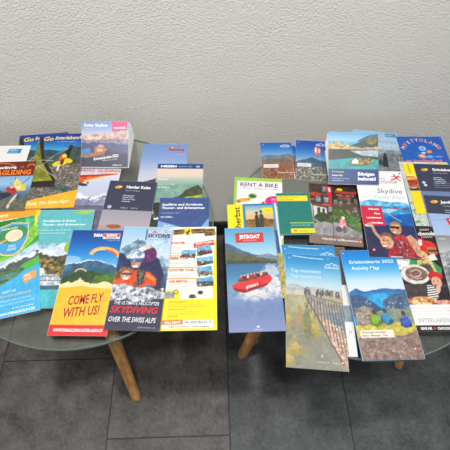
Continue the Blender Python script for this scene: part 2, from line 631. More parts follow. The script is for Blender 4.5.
leaflet('brochure', 'orange and yellow brochure mostly hidden under the green golf brochure', 'brochure',
        (-.3890, .4882, 12.4, .099, .210, .4505, .0008), art_orange(99, 210), GL)


def art_magazine(w, h):
    c = Canvas(w, h)
    c.grad(0, 75, [(22, 48, 130), (28, 95, 175), (60, 165, 215), (95, 165, 195)])
    c.ridge([(0, 52), (30, 48), (55, 56), (80, 45), (108, 38)], (52, 84, 100), (38, 62, 70), jag=3)
    c.ridge([(0, 70), (40, 72), (75, 66), (108, 70)], (88, 96, 84), (60, 72, 62), jag=4)
    c.ridge([(0, 98), (108, 92)], (126, 116, 106), (92, 88, 80), jag=3, sc=5)
    c.speck(c.box(0, 98, w, 195), [(165, 140, 128), (60, 64, 62), (150, 148, 140), (96, 66, 62), (80, 100, 76), (178, 168, 158)], 620, .8, 2.2, 5)
    c.poly([(40, 168), (62, 150), (92, 160), (108, 176), (108, 186), (78, 170), (58, 164)], (62, 92, 92), (50, 76, 72))
    c.speck(c.box(0, 150, w, 200), [(150, 138, 120), (60, 66, 60)], 90, .8, 1.8, 9)
    # dark frame and the sail seen from inside
    c.poly([(0, 8), (9, 12), (22, 70), (58, 140), (58, 158), (0, 158)], (36, 30, 22))
    c.poly([(0, 6), (4, 30), (18, 82), (52, 140), (0, 142)], (152, 150, 44), (118, 122, 36), sc=14)
    c.poly([(0, 6), (4, 30), (16, 78), (0, 60)], (112, 124, 60), (90, 104, 46))
    c.curve([(0, 88), (20, 80), (45, 84)], 1.2, (214, 214, 206))
    c.curve([(0, 104), (22, 96), (44, 66), (70, 48)], 1.0, (214, 214, 206))
    c.curve([(12, 96), (40, 118), (60, 134)], 1.2, (205, 200, 196))
    # pilot and glider struts
    c.poly([(72, 40), (96, 44), (90, 86), (78, 92), (70, 62)], (72, 92, 78), (58, 76, 62))
    c.poly([(72, 36), (80, 38), (74, 78), (66, 70)], (30, 26, 30))
    c.curve([(60, 40), (80, 44), (106, 26)], 1.6, (60, 60, 66))
    c.line(95, 46, 88, 90, 1.6, (40, 42, 40))
    c.ell(58, 92, 15, 8, (220, 205, 30), (240, 220, 60), rot=-12)
    c.ell(74, 84, 12, 7, (228, 200, 30), rot=20)
    c.ell(63, 72, 8, 10, (190, 60, 40), (220, 170, 60), sc=4)
    c.ell(65, 70, 5, 5, (235, 215, 60))
    c.ell(63, 88, 4, 9, (120, 34, 40))
    c.line(58, 96, 57, 112, 5, (225, 214, 205))
    # yellow foot
    c.poly([(0, 196), (w, 166), (w, h), (0, h)], (240, 172, 36), (246, 182, 44))
    c.text('Enjoy The Swiss Alps!', 12, h - 8, 8, (250, 236, 200), bold=.03, shear=.25, fw=84, rot=4)
    # title
    c.ell(19, 15, 13, 6, (90, 52, 40), (40, 60, 120), sc=5); c.ell(66, 12, 30, 4, (84, 60, 60), (40, 70, 130), sc=4)
    c.text('Go', 9, 21, 13, (238, 208, 140), bold=.03, shear=.2, fw=22)
    c.text('InterlakenAir', 35, 18, 11, (240, 228, 204), bold=.02, shear=.25, fw=68)
    c.text('the outdoor magazine', 42, 27, 3.4, (200, 225, 240), xs=1.1)
    return c


for (P, lb) in (((-.3801, .6677, 4.6, .108, .212, .4527, .0010), 'paragliding magazine poking out behind its twin, only its blue top corner showing'),
                ((-.3411, .6644, .3, .108, .213, .4538, .0012), 'magazine with yellow-suited glider pilot over a town, yellow foot reading Enjoy The Swiss Alps')):
    leaflet('magazine', lb, 'magazine', P, art_magazine(108, 213), GL)


def art_hang(w, h):
    c = Canvas(w, h)
    c.grad(0, h, [(225, 226, 232), (196, 204, 226), (186, 192, 216), (120, 122, 150), (110, 108, 128), (90, 88, 108)])
    c.ridge([(0, 78), (24, 66), (36, 76), (55, 80), (75, 68), (99, 74)], (150, 152, 180), (120, 124, 156), jag=3, snow=(232, 230, 236), snow_d=14)
    c.rect(0, 100, w, h, (112, 108, 132), (92, 90, 112))
    c.poly([(2, 22), (96, 13), (93, 17), (60, 24), (28, 38), (0, 52)], (214, 74, 34), (236, 120, 44), sc=12)
    c.poly([(0, 20), (6, 20), (60, 17), (96, 13), (60, 20), (4, 28)], (176, 44, 32))
    c.poly([(26, 39), (60, 25), (93, 17), (60, 22), (24, 34)], (242, 176, 66))
    c.curve([(0, 54), (28, 40), (60, 27), (94, 18)], 1.2, (238, 232, 228))
    c.ell(24, 46, 12, 3.6, (46, 42, 44), rot=8)
    c.ell(12, 50, 4, 3, (60, 44, 40)); c.ell(35, 41, 2.4, 2.4, (50, 46, 46))
    c.line(22, 40, 30, 50, .8, (60, 60, 60)); c.line(22, 40, 12, 52, .8, (60, 60, 60))
    c.text('HANG GLIDING', 53, 10, 7.6, (190, 52, 52), 'C', bold=.03, fw=90)
    c.text('INTERLAKEN  -  SWITZERLAND', 49, 15.5, 3.2, (176, 70, 76), 'C', xs=1.1)
    return c


leaflet('brochure', 'pale hang gliding brochure with orange wing over snowy mountains', 'brochure',
        (-.2579, .5598, -3.2, .099, .210, .4515, .0010), art_hang(99, 210), GL)


def art_white(w, h):
    c = Canvas(w, h, (232, 231, 228))
    c.poly([(103, 10), (131, 10), (130, 24), (100, 24)], (48, 140, 190))
    c.text('Jungfrau', 105, 15.5, 4, (220, 238, 245), bold=.02)
    c.text('REGION', 104, 22, 4, (130, 200, 228), bold=.02)
    return c


leaflet('leaflet', 'plain white leaflet with small blue logo behind the brown paragliding flyer', 'leaflet',
        (-.4846, .6844, -.6, .148, .105, .4540, .0006), art_white(148, 105), GL, M_MATTE)


def art_ship(w, h):
    c = Canvas(w, h)
    c.rect(0, 0, w, h, (92, 178, 186), (98, 184, 192))
    c.poly([(58, 2), (w - 2, 2), (w - 4, 7), (88, 11), (72, 7)], (168, 200, 60))
    c.text('Saison 2022', 66, 5.5, 2.2, (70, 110, 60))
    c.text('Rundfahrten & Events', 10, 29, 5.4, (235, 245, 245), bold=.02, shear=.15, fw=64)
    c.text('Thuner- und Brienzersee', 10, 38, 5.4, (235, 245, 245), bold=.02, shear=.15, fw=84)
    c.text('Events on Lake Thun & Brienz', 6, 50, 3.6, (226, 240, 240), xs=1.15)
    c.text('Croisières et évènements', 6, 57, 3.6, (226, 240, 240), xs=1.15)
    m = c.Y > 78
    c.put(m, (122, 176, 196), (180, 200, 214))
    c.ridge([(0, 96), (20, 90), (34, 92), (52, 82), (72, 76), (w, 84)], (226, 230, 240), (200, 210, 226), jag=2)
    c.ridge([(0, 104), (24, 100), (44, 108), (70, 104), (w, 100)], (110, 98, 72), (66, 62, 46), jag=5, sc=6, jsc=6)
    c.speck(c.box(0, 112, w, 158), [(150, 128, 84), (86, 92, 52), (56, 54, 40), (170, 140, 80), (112, 110, 60)], 300, 1.5, 4, 6)
    c.ell(70, 88, 6, 12, (150, 178, 60))
    c.rect(0, 162, w, h, (60, 166, 178), (86, 186, 194), sc=14)
    c.rect(0, 166, w, 176, (64, 112, 120), (52, 92, 98))
    c.poly([(2, 152), (84, 156), (80, 168), (5, 168)], (218, 224, 226), (170, 186, 196), sc=4)
    c.poly([(6, 142), (60, 146), (72, 156), (3, 154)], (228, 232, 234), (150, 160, 170), sc=3)
    c.poly([(20, 132), (34, 132), (40, 144), (18, 144)], (214, 218, 222))
    for x in range(8, 78, 5): c.rect(x, 157, x + 3, 159.5, (60, 74, 84))
    for x in range(10, 56, 5): c.rect(x, 148, x + 3, 150.5, (70, 84, 94))
    c.rect(27, 122, 28.2, 134, (230, 230, 230))
    return c


leaflet('brochure', 'turquoise lake cruise brochure with white ship, under the golf and orange brochures', 'brochure',
        (-.2978, .4445, -.9, .108, .212, .4560, .0012), art_ship(108, 212), GL)


def art_golf(w, h):
    c = Canvas(w, h)
    c.grad(0, h, [(30, 122, 60), (44, 150, 70), (120, 190, 60), (150, 205, 90), (160, 205, 110)])
    c.poly([(60, 0), (w, 0), (w, 20), (80, 40)], (40, 150, 80), (90, 190, 130), sc=10)
    c.poly([(w, 8), (w, 50), (30, 120), (0, 118), (0, 100), (60, 80)], (150, 206, 70), (120, 190, 70))
    c.poly([(w - 6, 0), (w, 0), (w, 16), (98, 30)], (220, 226, 60))
    # lake photograph
    c.poly([(0, 106), (60, 88), (w, 62), (w, 150), (0, 158)], (150, 190, 220), (190, 210, 232))
    c.ridge([(0, 110), (40, 104), (66, 90), (88, 92), (w, 78)], (96, 108, 104), (66, 84, 80), jag=4, y1=152, snow=(226, 232, 240), snow_d=10)
    c.ridge([(0, 122), (50, 118), (w, 112)], (62, 98, 66), (92, 120, 70), jag=4, y1=156, sc=6)
    c.poly([(0, 128), (60, 122), (w, 128), (w, 150), (0, 156)], (64, 118, 120), (92, 140, 120), sc=9)
    c.speck(c.box(30, 132, 100, 156), [(70, 110, 56), (120, 140, 80), (46, 82, 50)], 90, 1.5, 4, 8)
    c.poly([(0, 150), (36, 146), (66, 132), (100, 104), (w, 100), (w, h), (0, h)], (70, 176, 226), (62, 168, 222))
    c.poly([(70, 112), (w, 98), (w, 112), (84, 124)], (86, 176, 70))
    # shield
    def shield(k, col):
        p = [(18, 18), (52, 10), (57, 7), (63, 10), (88, 16), (86, 50), (72, 78), (58, 86), (40, 82), (20, 66), (14, 40)]
        c.poly([(55 + (x - 55) * k, 46 + (y - 46) * k) for x, y in p], col)
    shield(1.0, (236, 226, 196)); shield(.955, (198, 150, 84)); shield(.91, (70, 162, 214))
    c.ell(58, 36, 27, 20, (60, 140, 86), rot=-8)
    c.ell(60, 40, 16, 14, (240, 228, 200))
    for i in range(-3, 4):
        for j in range(-3, 4):
            if i * i + j * j < 9: c.ell(60 + i * 4.4 + (j % 2) * 2, 40 + j * 3.8, 1.1, 1.0, (198, 150, 92))
    c.line(2, 66, 48, 46, 4.5, (214, 152, 70)); c.line(2, 66, 48, 46, 1.2, (242, 210, 150))
    c.text('INTERLAKEN', 52, 24, 4.2, (222, 235, 200), 'C', bold=.03, xs=1.0)
    c.text('1964', 56, 66, 5, (220, 236, 246), 'C', bold=.02, xs=1.1)
    c.text('GOLF', 56, 73, 5, (220, 236, 246), 'C', bold=.02, xs=1.1)
    # orange call-out and lines
    c.poly([(76, 132), (99, 126), (99, 142), (84, 147), (82, 154), (78, 147), (76, 147)], (232, 160, 84))
    c.text('MINI', 79, 138, 4, W, bold=.02, rot=10); c.text('GOLF', 79, 144.5, 4, W, bold=.02, rot=10)
    c.text('VISIT US', 52, 163, 5.0, (200, 232, 250), 'C', bold=.02, xs=1.1)
    c.text('FUN FOR EVERYONE', 64, 171, 4.2, (236, 190, 130), 'C', bold=.01, xs=1.1)
    c.text('Minigolf right by the lake', 64, 180, 3.8, (205, 232, 250), 'C', xs=1.1)
    c.text('Open daily until late evening', 66, 187, 3.8, (205, 232, 250), 'C', xs=1.1)
    c.text('at the Strandbad', 76, 197, 4, (222, 240, 250), 'C', xs=1.1)
    c.text('WWW.MINIGOLF.CH', 62, 206, 5.2, W, 'C', bold=.03, xs=1.1)
    return c


leaflet('brochure', 'green and blue minigolf brochure with a shield and golf ball, at the front left', 'brochure',
        (-.3803, .4261, 12.9, .105, .210, .4575, .0010), art_golf(105, 210), GL)


def art_para(w, h):
    c = Canvas(w, h)
    c.grad(40, h, [(130, 175, 218), (150, 190, 220), (90, 120, 150), (70, 80, 90), (96, 100, 86)])
    c.ridge([(0, 84), (60, 80), (78, 76), (100, 88), (148, 92)], (56, 78, 108), (90, 110, 130), jag=3)
    c.ridge([(0, 104), (80, 108), (148, 100)], (110, 112, 92), (78, 84, 70), jag=5, sc=6)
    c.rect(0, 0, w, 42, (118, 36, 28), (104, 30, 26))
    c.curve([(60, 6), (74, 4), (90, 6), (104, 13)], 2, (236, 130, 50))
    c.curve([(130, 18), (134, 10), (141, 9), (146, 14)], 2.4, (236, 130, 50))
    c.line(133, 10, 131, 17, 2, (236, 130, 50)); c.ell(118, 16, 1.6, 1.6, (236, 130, 50)); c.ell(121, 12, 1.2, 1.2, (236, 130, 50)); c.ell(122, 18, 1.0, 1.6, (236, 130, 50))
    c.text('twinwings', 108, 21, 9, W, 'R', bold=.03, fw=66)
    c.text('PARAGLIDING', 141, 38, 13.5, (240, 128, 40), 'R', bold=.04, fw=98)
    # pilot pair under the canopy lines
    c.line(142, 46, 122, 74, 1.4, (40, 44, 50)); c.line(112, 44, 116, 76, 1.2, (40, 44, 50)); c.line(104, 60, 120, 78, 1.0, (60, 60, 66))
    c.poly([(114, 46), (126, 62), (138, 70), (140, 82), (122, 84), (112, 66)], (226, 206, 92), (206, 190, 110))
    c.ell(112, 84, 10, 9, (190, 44, 44), (150, 34, 40)); c.ell(104, 76, 5, 5, (176, 40, 44))
    c.ell(124, 74, 5, 5, (236, 226, 190)); c.ell(134, 70, 4, 6, (224, 196, 60)); c.ell(110, 72, 4, 4, (216, 180, 160))
    c.ell(92, 96, 22, 9, (52, 58, 72), (40, 44, 54), rot=-14)
    c.ell(84, 112, 8, 5, (40, 44, 56), rot=40); c.ell(79, 104, 3, 3, (210, 206, 202))
    c.ell(119, 104, 3.4, 14, (212, 186, 176), rot=22); c.ell(113, 122, 3, 6, (206, 200, 196))
    return c


leaflet('flyer', 'brown-topped paragliding flyer with white and orange lettering at the left edge', 'flyer',
        (-.4586, .6195, 1.0, .148, .133, .4553, .0008), art_para(148, 133), GL)


def art_lightblue(w, h):
    c = Canvas(w, h)
    c.grad(0, h, [(116, 146, 198), (134, 160, 208), (190, 194, 214), (214, 206, 214), (120, 120, 140), (70, 72, 84)])
    c.ell(64, 12.5, 4.5, 4, (230, 176, 60)); c.ell(61, 11, 2, 2, (80, 130, 190))
    c.text('Ballenberg', 93, 20, 6.6, (190, 44, 48), 'R', bold=.05, fw=34)
    c.text('Museum', 92, 26, 2.6, (210, 90, 100), 'R')
    c.text('Sommer 2022', 94, 33.5, 2.6, (214, 224, 240), 'R', xs=1.1)
    c.ridge([(0, 118), (20, 108), (40, 100), (99, 96)], (50, 60, 56), (80, 74, 60), jag=3)
    return c


leaflet('leaflet', 'light blue leaflet with small red logo at the back of the left table', 'leaflet',
        (-.1152, .6298, -2.3, .100, .210, .4505, .0008), art_lightblue(100, 210), GL)


def art_niesen(w, h):
    c = Canvas(w, h)
    c.grad(14, 110, [(232, 206, 186), (222, 206, 190), (150, 180, 168), (112, 152, 140), (100, 140, 124), (70, 84, 70)])
    c.ridge([(0, 64), (30, 58), (60, 60), (99, 56)], (132, 168, 156), (116, 156, 142), jag=2)
    c.ridge([(30, 102), (52, 88), (66, 72), (80, 64), (90, 60), (99, 70)], (92, 84, 58), (56, 70, 48), jag=3, sc=6)
    c.ridge([(44, 104), (66, 92), (99, 84)], (176, 196, 50), (140, 170, 50), jag=2, sc=8)
    c.ridge([(0, 108), (30, 104), (60, 112), (99, 100)], (54, 66, 50), (38, 44, 38), jag=3, sc=6)
    c.speck(c.box(0, 118, 30, 150), [(220, 220, 220), (90, 90, 84)], 20, 1, 4)
    c.rect(0, 0, w, 14.5, (24, 74, 140))
    c.text('NIESEN', 7, 10.5, 6, W, bold=.05, fw=34)
    c.text('Erlebnisse 2022', 46, 9.6, 3.2, (190, 215, 240), xs=1.15)
    c.ell(87, 8, 4, 2.6, (230, 235, 245)); c.ell(87, 8, 2, 1.6, (190, 60, 60))
    c.text('Der Berg, die Aussicht', 5, 38, 4.2, (240, 236, 228), xs=1.1)
    c.text('Erlebnis', 5, 46, 4.4, (244, 242, 236), bold=.02, xs=1.2)
    c.text('16.4. - 13.11.2022', 6, 60, 3.8, (238, 242, 238), xs=1.05)
    c.text('ab Mülenen', 6, 68, 3.8, (238, 242, 238), bold=.02, xs=1.1)
    return c


leaflet('brochure', 'mountain railway brochure with dark blue NIESEN header and hazy green peak', 'brochure',
        (-.0797, .5679, -2.2, .099, .210, .4516, .0010), art_niesen(99, 210), GL)


def logo_fish(c, x, y, s=1.0):
    c.ell(x, y, 7.5 * s, 4 * s, (238, 168, 60), rot=-10); c.ell(x + 2 * s, y - 1 * s, 4.4 * s, 2.2 * s, (250, 206, 110), rot=-12)
    c.text('Top', x - 5 * s, y + 1.6 * s, 3 * s, (180, 70, 30), bold=.04, xs=1.1, rot=8)


def art_harder(w, h, title='Harder Kulm', sub='Top of Interlaken', rows=('Öffnungszeiten', 'Fahrplan 2022', 'Preise und Tarife', 'Restaurant'), split=76):
    c = Canvas(w, h)
    c.rect(0, 0, w, split, (48, 52, 76), (52, 56, 80))
    c.grad(split, h, [(150, 148, 164), (172, 160, 166), (150, 120, 110), (80, 72, 70), (60, 62, 60)])
    c.ell(30, split + 40, 14, 5, (180, 96, 50), (120, 70, 50), sc=5)
    logo_fish(c, 21, 17)
    c.text(title, 37, 19.5, 7.6, W, bold=.035, xs=1.0)
    c.text(sub, 37, 27, 2.8, (205, 210, 226), xs=1.2)
    for i, t in enumerate(rows): c.text(t, 34, 40 + i * 5, 2.7, (220, 224, 236), bold=.02, xs=1.15)
    return c


def harder():
    c = art_harder(99, 210)
    c.ell(12, 69, 4, 4, (200, 210, 226)); c.ell(12, 69, 2.2, 2.6, (150, 165, 195))
    c.text('1322 m  ·  4337 ft', 34, 72, 3.4, (205, 210, 226), xs=1.15)
    return c


leaflet('brochure', 'dark navy Harder Kulm timetable brochure with small orange logo', 'brochure',
        (-.1804, .5173, -4.8, .099, .210, .4560, .0010), harder(), GL, M_MATTE)


def art_ausfluge(w, h):
    c = Canvas(w, h, (62, 82, 134))
    c.rect(0, 0, w, h, (60, 80, 134), (66, 88, 142))
    c.poly([(0, 58), (20, 64), (60, 78), (w, 90), (w, h), (0, h)], (128, 176, 216), (146, 190, 224))
    c.poly([(0, 60), (12, 61), (14, 72), (0, 74)], (120, 170, 214))
    c.poly([(w, 50), (w, 80), (84, 74)], (120, 170, 214))
    c.text('Ausflüge und Angebote', 5, 20, 5.8, W, bold=.03, fw=82)
    c.text('Thuner- und Brienzersee', 5, 28.5, 5.8, W, bold=.03, fw=86)
    c.text('Sommerfahrplan 2022', 5, 40, 3.0, (190, 202, 224), xs=1.1)
    c.text('BLS Schifffahrt', 5, 50, 3.2, (226, 232, 242), bold=.03)
    c.text('bls.ch', 13, 71, 4, (235, 242, 250), bold=.03)
    return c


leaflet('brochure', 'mid blue brochure titled Ausflüge und Angebote lying on the NIESEN brochure', 'brochure',
        (-.0674, .4721, -1.4, .100, .210, .4529, .0012), art_ausfluge(100, 210), GL)


def art_scooter(w, h):
    c = Canvas(w, h, (240, 236, 228))
    Yl = (250, 226, 20)
    c.rect(0, 136, w, h, Yl)
    c.rect(0, 0, w, 136, (242, 238, 230)); c.rect(0, 0, w, 26, (242, 238, 230)); c.poly([(97, 30), (w, 26), (w, 150), (90, 150), (93, 80)], Yl)
    # header boards
    c.poly([(17, 6), (38, 4), (38, 16), (17, 18)], (190, 152, 70), (110, 84, 44), sc=4)
    c.poly([(50, 4), (96, 4), (97, 14), (52, 16)], (196, 156, 72), (112, 86, 46), sc=4)
    c.poly([(74, 14), (98, 13), (97, 20), (78, 22)], (60, 50, 34), (190, 150, 60), sc=4)
    c.text('RENT', 18, 10.5, 4.6, (48, 36, 24), bold=.05, xs=1.05); c.text('A VESPA', 18, 16.5, 4, (48, 36, 24), bold=.04, xs=.85)
    c.text('RENT A CAR', 55, 9.5, 4.4, (48, 36, 24), bold=.05, fw=38); c.text('SCOOTER & QUAD', 54, 14.4, 3.0, (48, 36, 24), bold=.04, xs=1.0)
    c.poly([(38, 2), (51, 2), (51, 14), (47, 19), (44.5, 21), (42, 19), (38, 14)], (246, 214, 30))
    # rearing horse
    c.curve([(42.5, 17), (43.5, 13), (45.5, 10.5), (46.5, 7)], 3.0, (24, 20, 18)); c.curve([(46.5, 6), (48.6, 7.5)], 1.8, (24, 20, 18))
    c.curve([(45, 13), (46.5, 16), (45.5, 18)], 1.3, (24, 20, 18)); c.curve([(46, 10), (49, 10.5), (49.5, 12.5)], 1.1, (24, 20, 18)); c.curve([(42.5, 15), (40.5, 12), (41.2, 9)], 1.2, (24, 20, 18))
    c.ell(15, 27, 1.4, 1.4, (214, 60, 60)); c.text('Centralstrasse, Interlaken', 20, 27, 2.4, (130, 124, 118), xs=1.1)
    c.poly([(56, 38), (95, 30), (95, 42), (57, 48)], (222, 44, 38))
    c.text('DRIVE YOURSELF', 60, 41.5, 3.8, W, bold=.03, rot=9); c.text('the best of the Alps', 60, 46, 2.6, W, rot=9)
    rows = [(38, 'SCOOTER', 0), (72, 'VESPA TOUR', 1), (97, 'SCOOTER TOUR', 2), (120, 'CAR RENTAL', 3)]
    for y, t, i in rows:
        if i: c.rect(8, y - 8.4, 74, y - 6.2, (238, 170, 70))
        c.text(t, 13, y + .6, 5, (206, 66, 54), bold=.05, xs=.95)
        c.text('· 1 Std.', 52, y, 3, (90, 90, 90))
        c.greek(13, y + 5, 52 if i else 24, 3 if i else 8, 4.2, (140, 130, 128), seed=y, hgt=1.2)
    # photos
    def photo(p, a, b, seed):
        c.poly(p, (90, 160, 210), (130, 185, 220))
        xs = [q[0] for q in p]; ys = [q[1] for q in p]
        m = c.pm(p) & (c.Y > (min(ys) * .5 + max(ys) * .5))
        c.put(m, a, b, sc=5); c.speck(m, [(30, 30, 34), (200, 190, 170), (150, 60, 40), (60, 90, 50)], 22, .8, 2.4, seed)
    photo([(36, 52), (62, 52), (59, 70), (31, 68)], (110, 90, 80), (60, 60, 62), 3)
    photo([(62, 47), (88, 41), (92, 60), (64, 66)], (80, 76, 78), (40, 40, 44), 4)
    photo([(62, 70), (92, 66), (93, 82), (64, 88)], (100, 110, 90), (50, 50, 50), 5)
    photo([(62, 92), (90, 86), (92, 106), (66, 110)], (96, 100, 104), (140, 140, 140), 6)
    photo([(62, 114), (92, 108), (94, 128), (64, 130)], (90, 96, 110), (60, 50, 80), 7)
    # lower box
    c.rect(34, 134, 92, 153, (244, 240, 232))
    c.ell(56, 148, 6, 4, (70, 66, 66)); c.ell(70, 141, 5, 4, (60, 56, 56)); c.rect(50, 150, 64, 151.5, (40, 40, 40))
    c.greek(40, 137, 18, 2, 3.6, (160, 150, 140)); c.greek(74, 147, 16, 2, 3.6, (160, 150, 140))
    c.rect(9, 138, 25, 152, (160, 164, 160), (130, 134, 132)); c.ell(27, 139, 4, 4, (50, 44, 30)); c.ell(27, 139, 2.6, 2.6, Yl)
    for i, (y, t) in enumerate(((160, 'ÖFFNUNGSZEITEN'), (174, 'OPENING HOURS'), (187, 'HORAIRES'))):
        c.text(t, 14, y, 3.2, (150, 130, 40), bold=.02); c.greek(14, y + 3.6, 70, 2, 3.6, (150, 132, 40), seed=i + 40, hgt=1.1)
    c.rect(6, 192, 92, 207, (240, 236, 230)); c.rect(6, 192, 41, 200, (232, 110, 50))
    c.text('CALL NOW!', 10, 198, 4, W, bold=.04)
    c.text('+41 (0)33 822 01 15', 44, 198.5, 4.8, (40, 60, 90), bold=.02, xs=.92)
    c.text('info@scooter-interlaken.ch · Interlaken & Umgebung', 16, 205, 2.6, (60, 60, 70), bold=.02, xs=1.02)
    return c


leaflet('flyer', 'white and yellow scooter rental flyer with wooden header boards and price list', 'flyer',
        (-.0528, .3975, -.6, .099, .211, .4544, .0006), art_scooter(99, 211), GL)


def art_fly(w, h):
    c = Canvas(w, h)
    c.grad(0, 104, [(8, 64, 140), (8, 90, 172), (30, 132, 208), (110, 180, 226), (190, 214, 230)])
    c.ell(8, 66, 20, 8, (180, 206, 226), alpha=.6)
    c.ridge([(0, 76), (20, 72), (40, 66), (60, 68), (80, 74), (99, 80)], (44, 84, 120), (70, 112, 140), jag=2.5, snow=(210, 224, 232), snow_d=3)
    c.ridge([(0, 92), (30, 84), (60, 82), (99, 86)], (40, 92, 116), (46, 84, 92), jag=3)
    c.ridge([(0, 106), (24, 92), (50, 90), (74, 96), (99, 96)], (38, 66, 36), (58, 84, 40), jag=3, sc=6)
    c.poly([(60, 100), (99, 92), (99, 124), (50, 124)], (86, 124, 50), (60, 100, 44))
    # big wing, small wing
    c.curve([(44, 55), (46, 48), (55, 42), (68, 41), (82, 44), (94, 52), (97, 60)], 7.5, (236, 178, 84))
    c.curve([(46, 52), (56, 44), (68, 43)], 2, (250, 214, 140)); c.curve([(70, 45), (82, 48), (92, 56)], 3.2, (210, 70, 40))
    c.curve([(22, 92), (25, 87), (32, 85), (40, 88), (42, 91)], 2.6, (226, 190, 110)); c.ell(34, 105, 2, 1.4, (220, 210, 180))
    # torn paper foot
    c.ridge([(0, 118), (12, 112), (22, 114), (34, 106), (46, 112), (60, 116), (78, 110), (99, 118)], (236, 216, 160), jag=2.4, jsc=4)
    c.ridge([(0, 124), (20, 122), (40, 120), (70, 124), (99, 124)], (246, 180, 44), (250, 188, 50), jag=2)
    c.text('PARA', 42, 15, 7, W, bold=.06, xs=.8)
    c.rect(60, 7, 92, 20, (238, 236, 236)); c.rect(61, 8, 91, 15.4, (206, 44, 48))
    c.text('GLIDING', 76, 14, 5, W, 'C', bold=.05, xs=.85); c.text('INTERLAKEN', 76, 19.2, 2.8, (30, 30, 60), 'C', bold=.02, xs=1.1)
    c.text('the original since 1990', 68, 24.5, 2.2, (190, 215, 240), xs=1)
    R_ = (172, 40, 34)
    c.text('COME FLY', 22, 157, 17.5, R_, bold=.025, shear=.22, fw=61, rot=6.5)
    c.text('WITH US!', 18, 180, 17.5, R_, bold=.025, shear=.22, fw=61, rot=6.5)
    c.rect(0, 193, w, h, (212, 38, 42))
    c.text('WWW.PARAGLIDING-INTERLAKEN.CH', 8, 205, 5.8, W, bold=.02, shear=.2, fw=82)
    return c


leaflet('brochure', 'yellow and blue paragliding brochure reading COME FLY WITH US, at the table front', 'brochure',
        (-.2319, .3928, -2.4, .099, .212, .4575, .0008), art_fly(99, 212), GL)


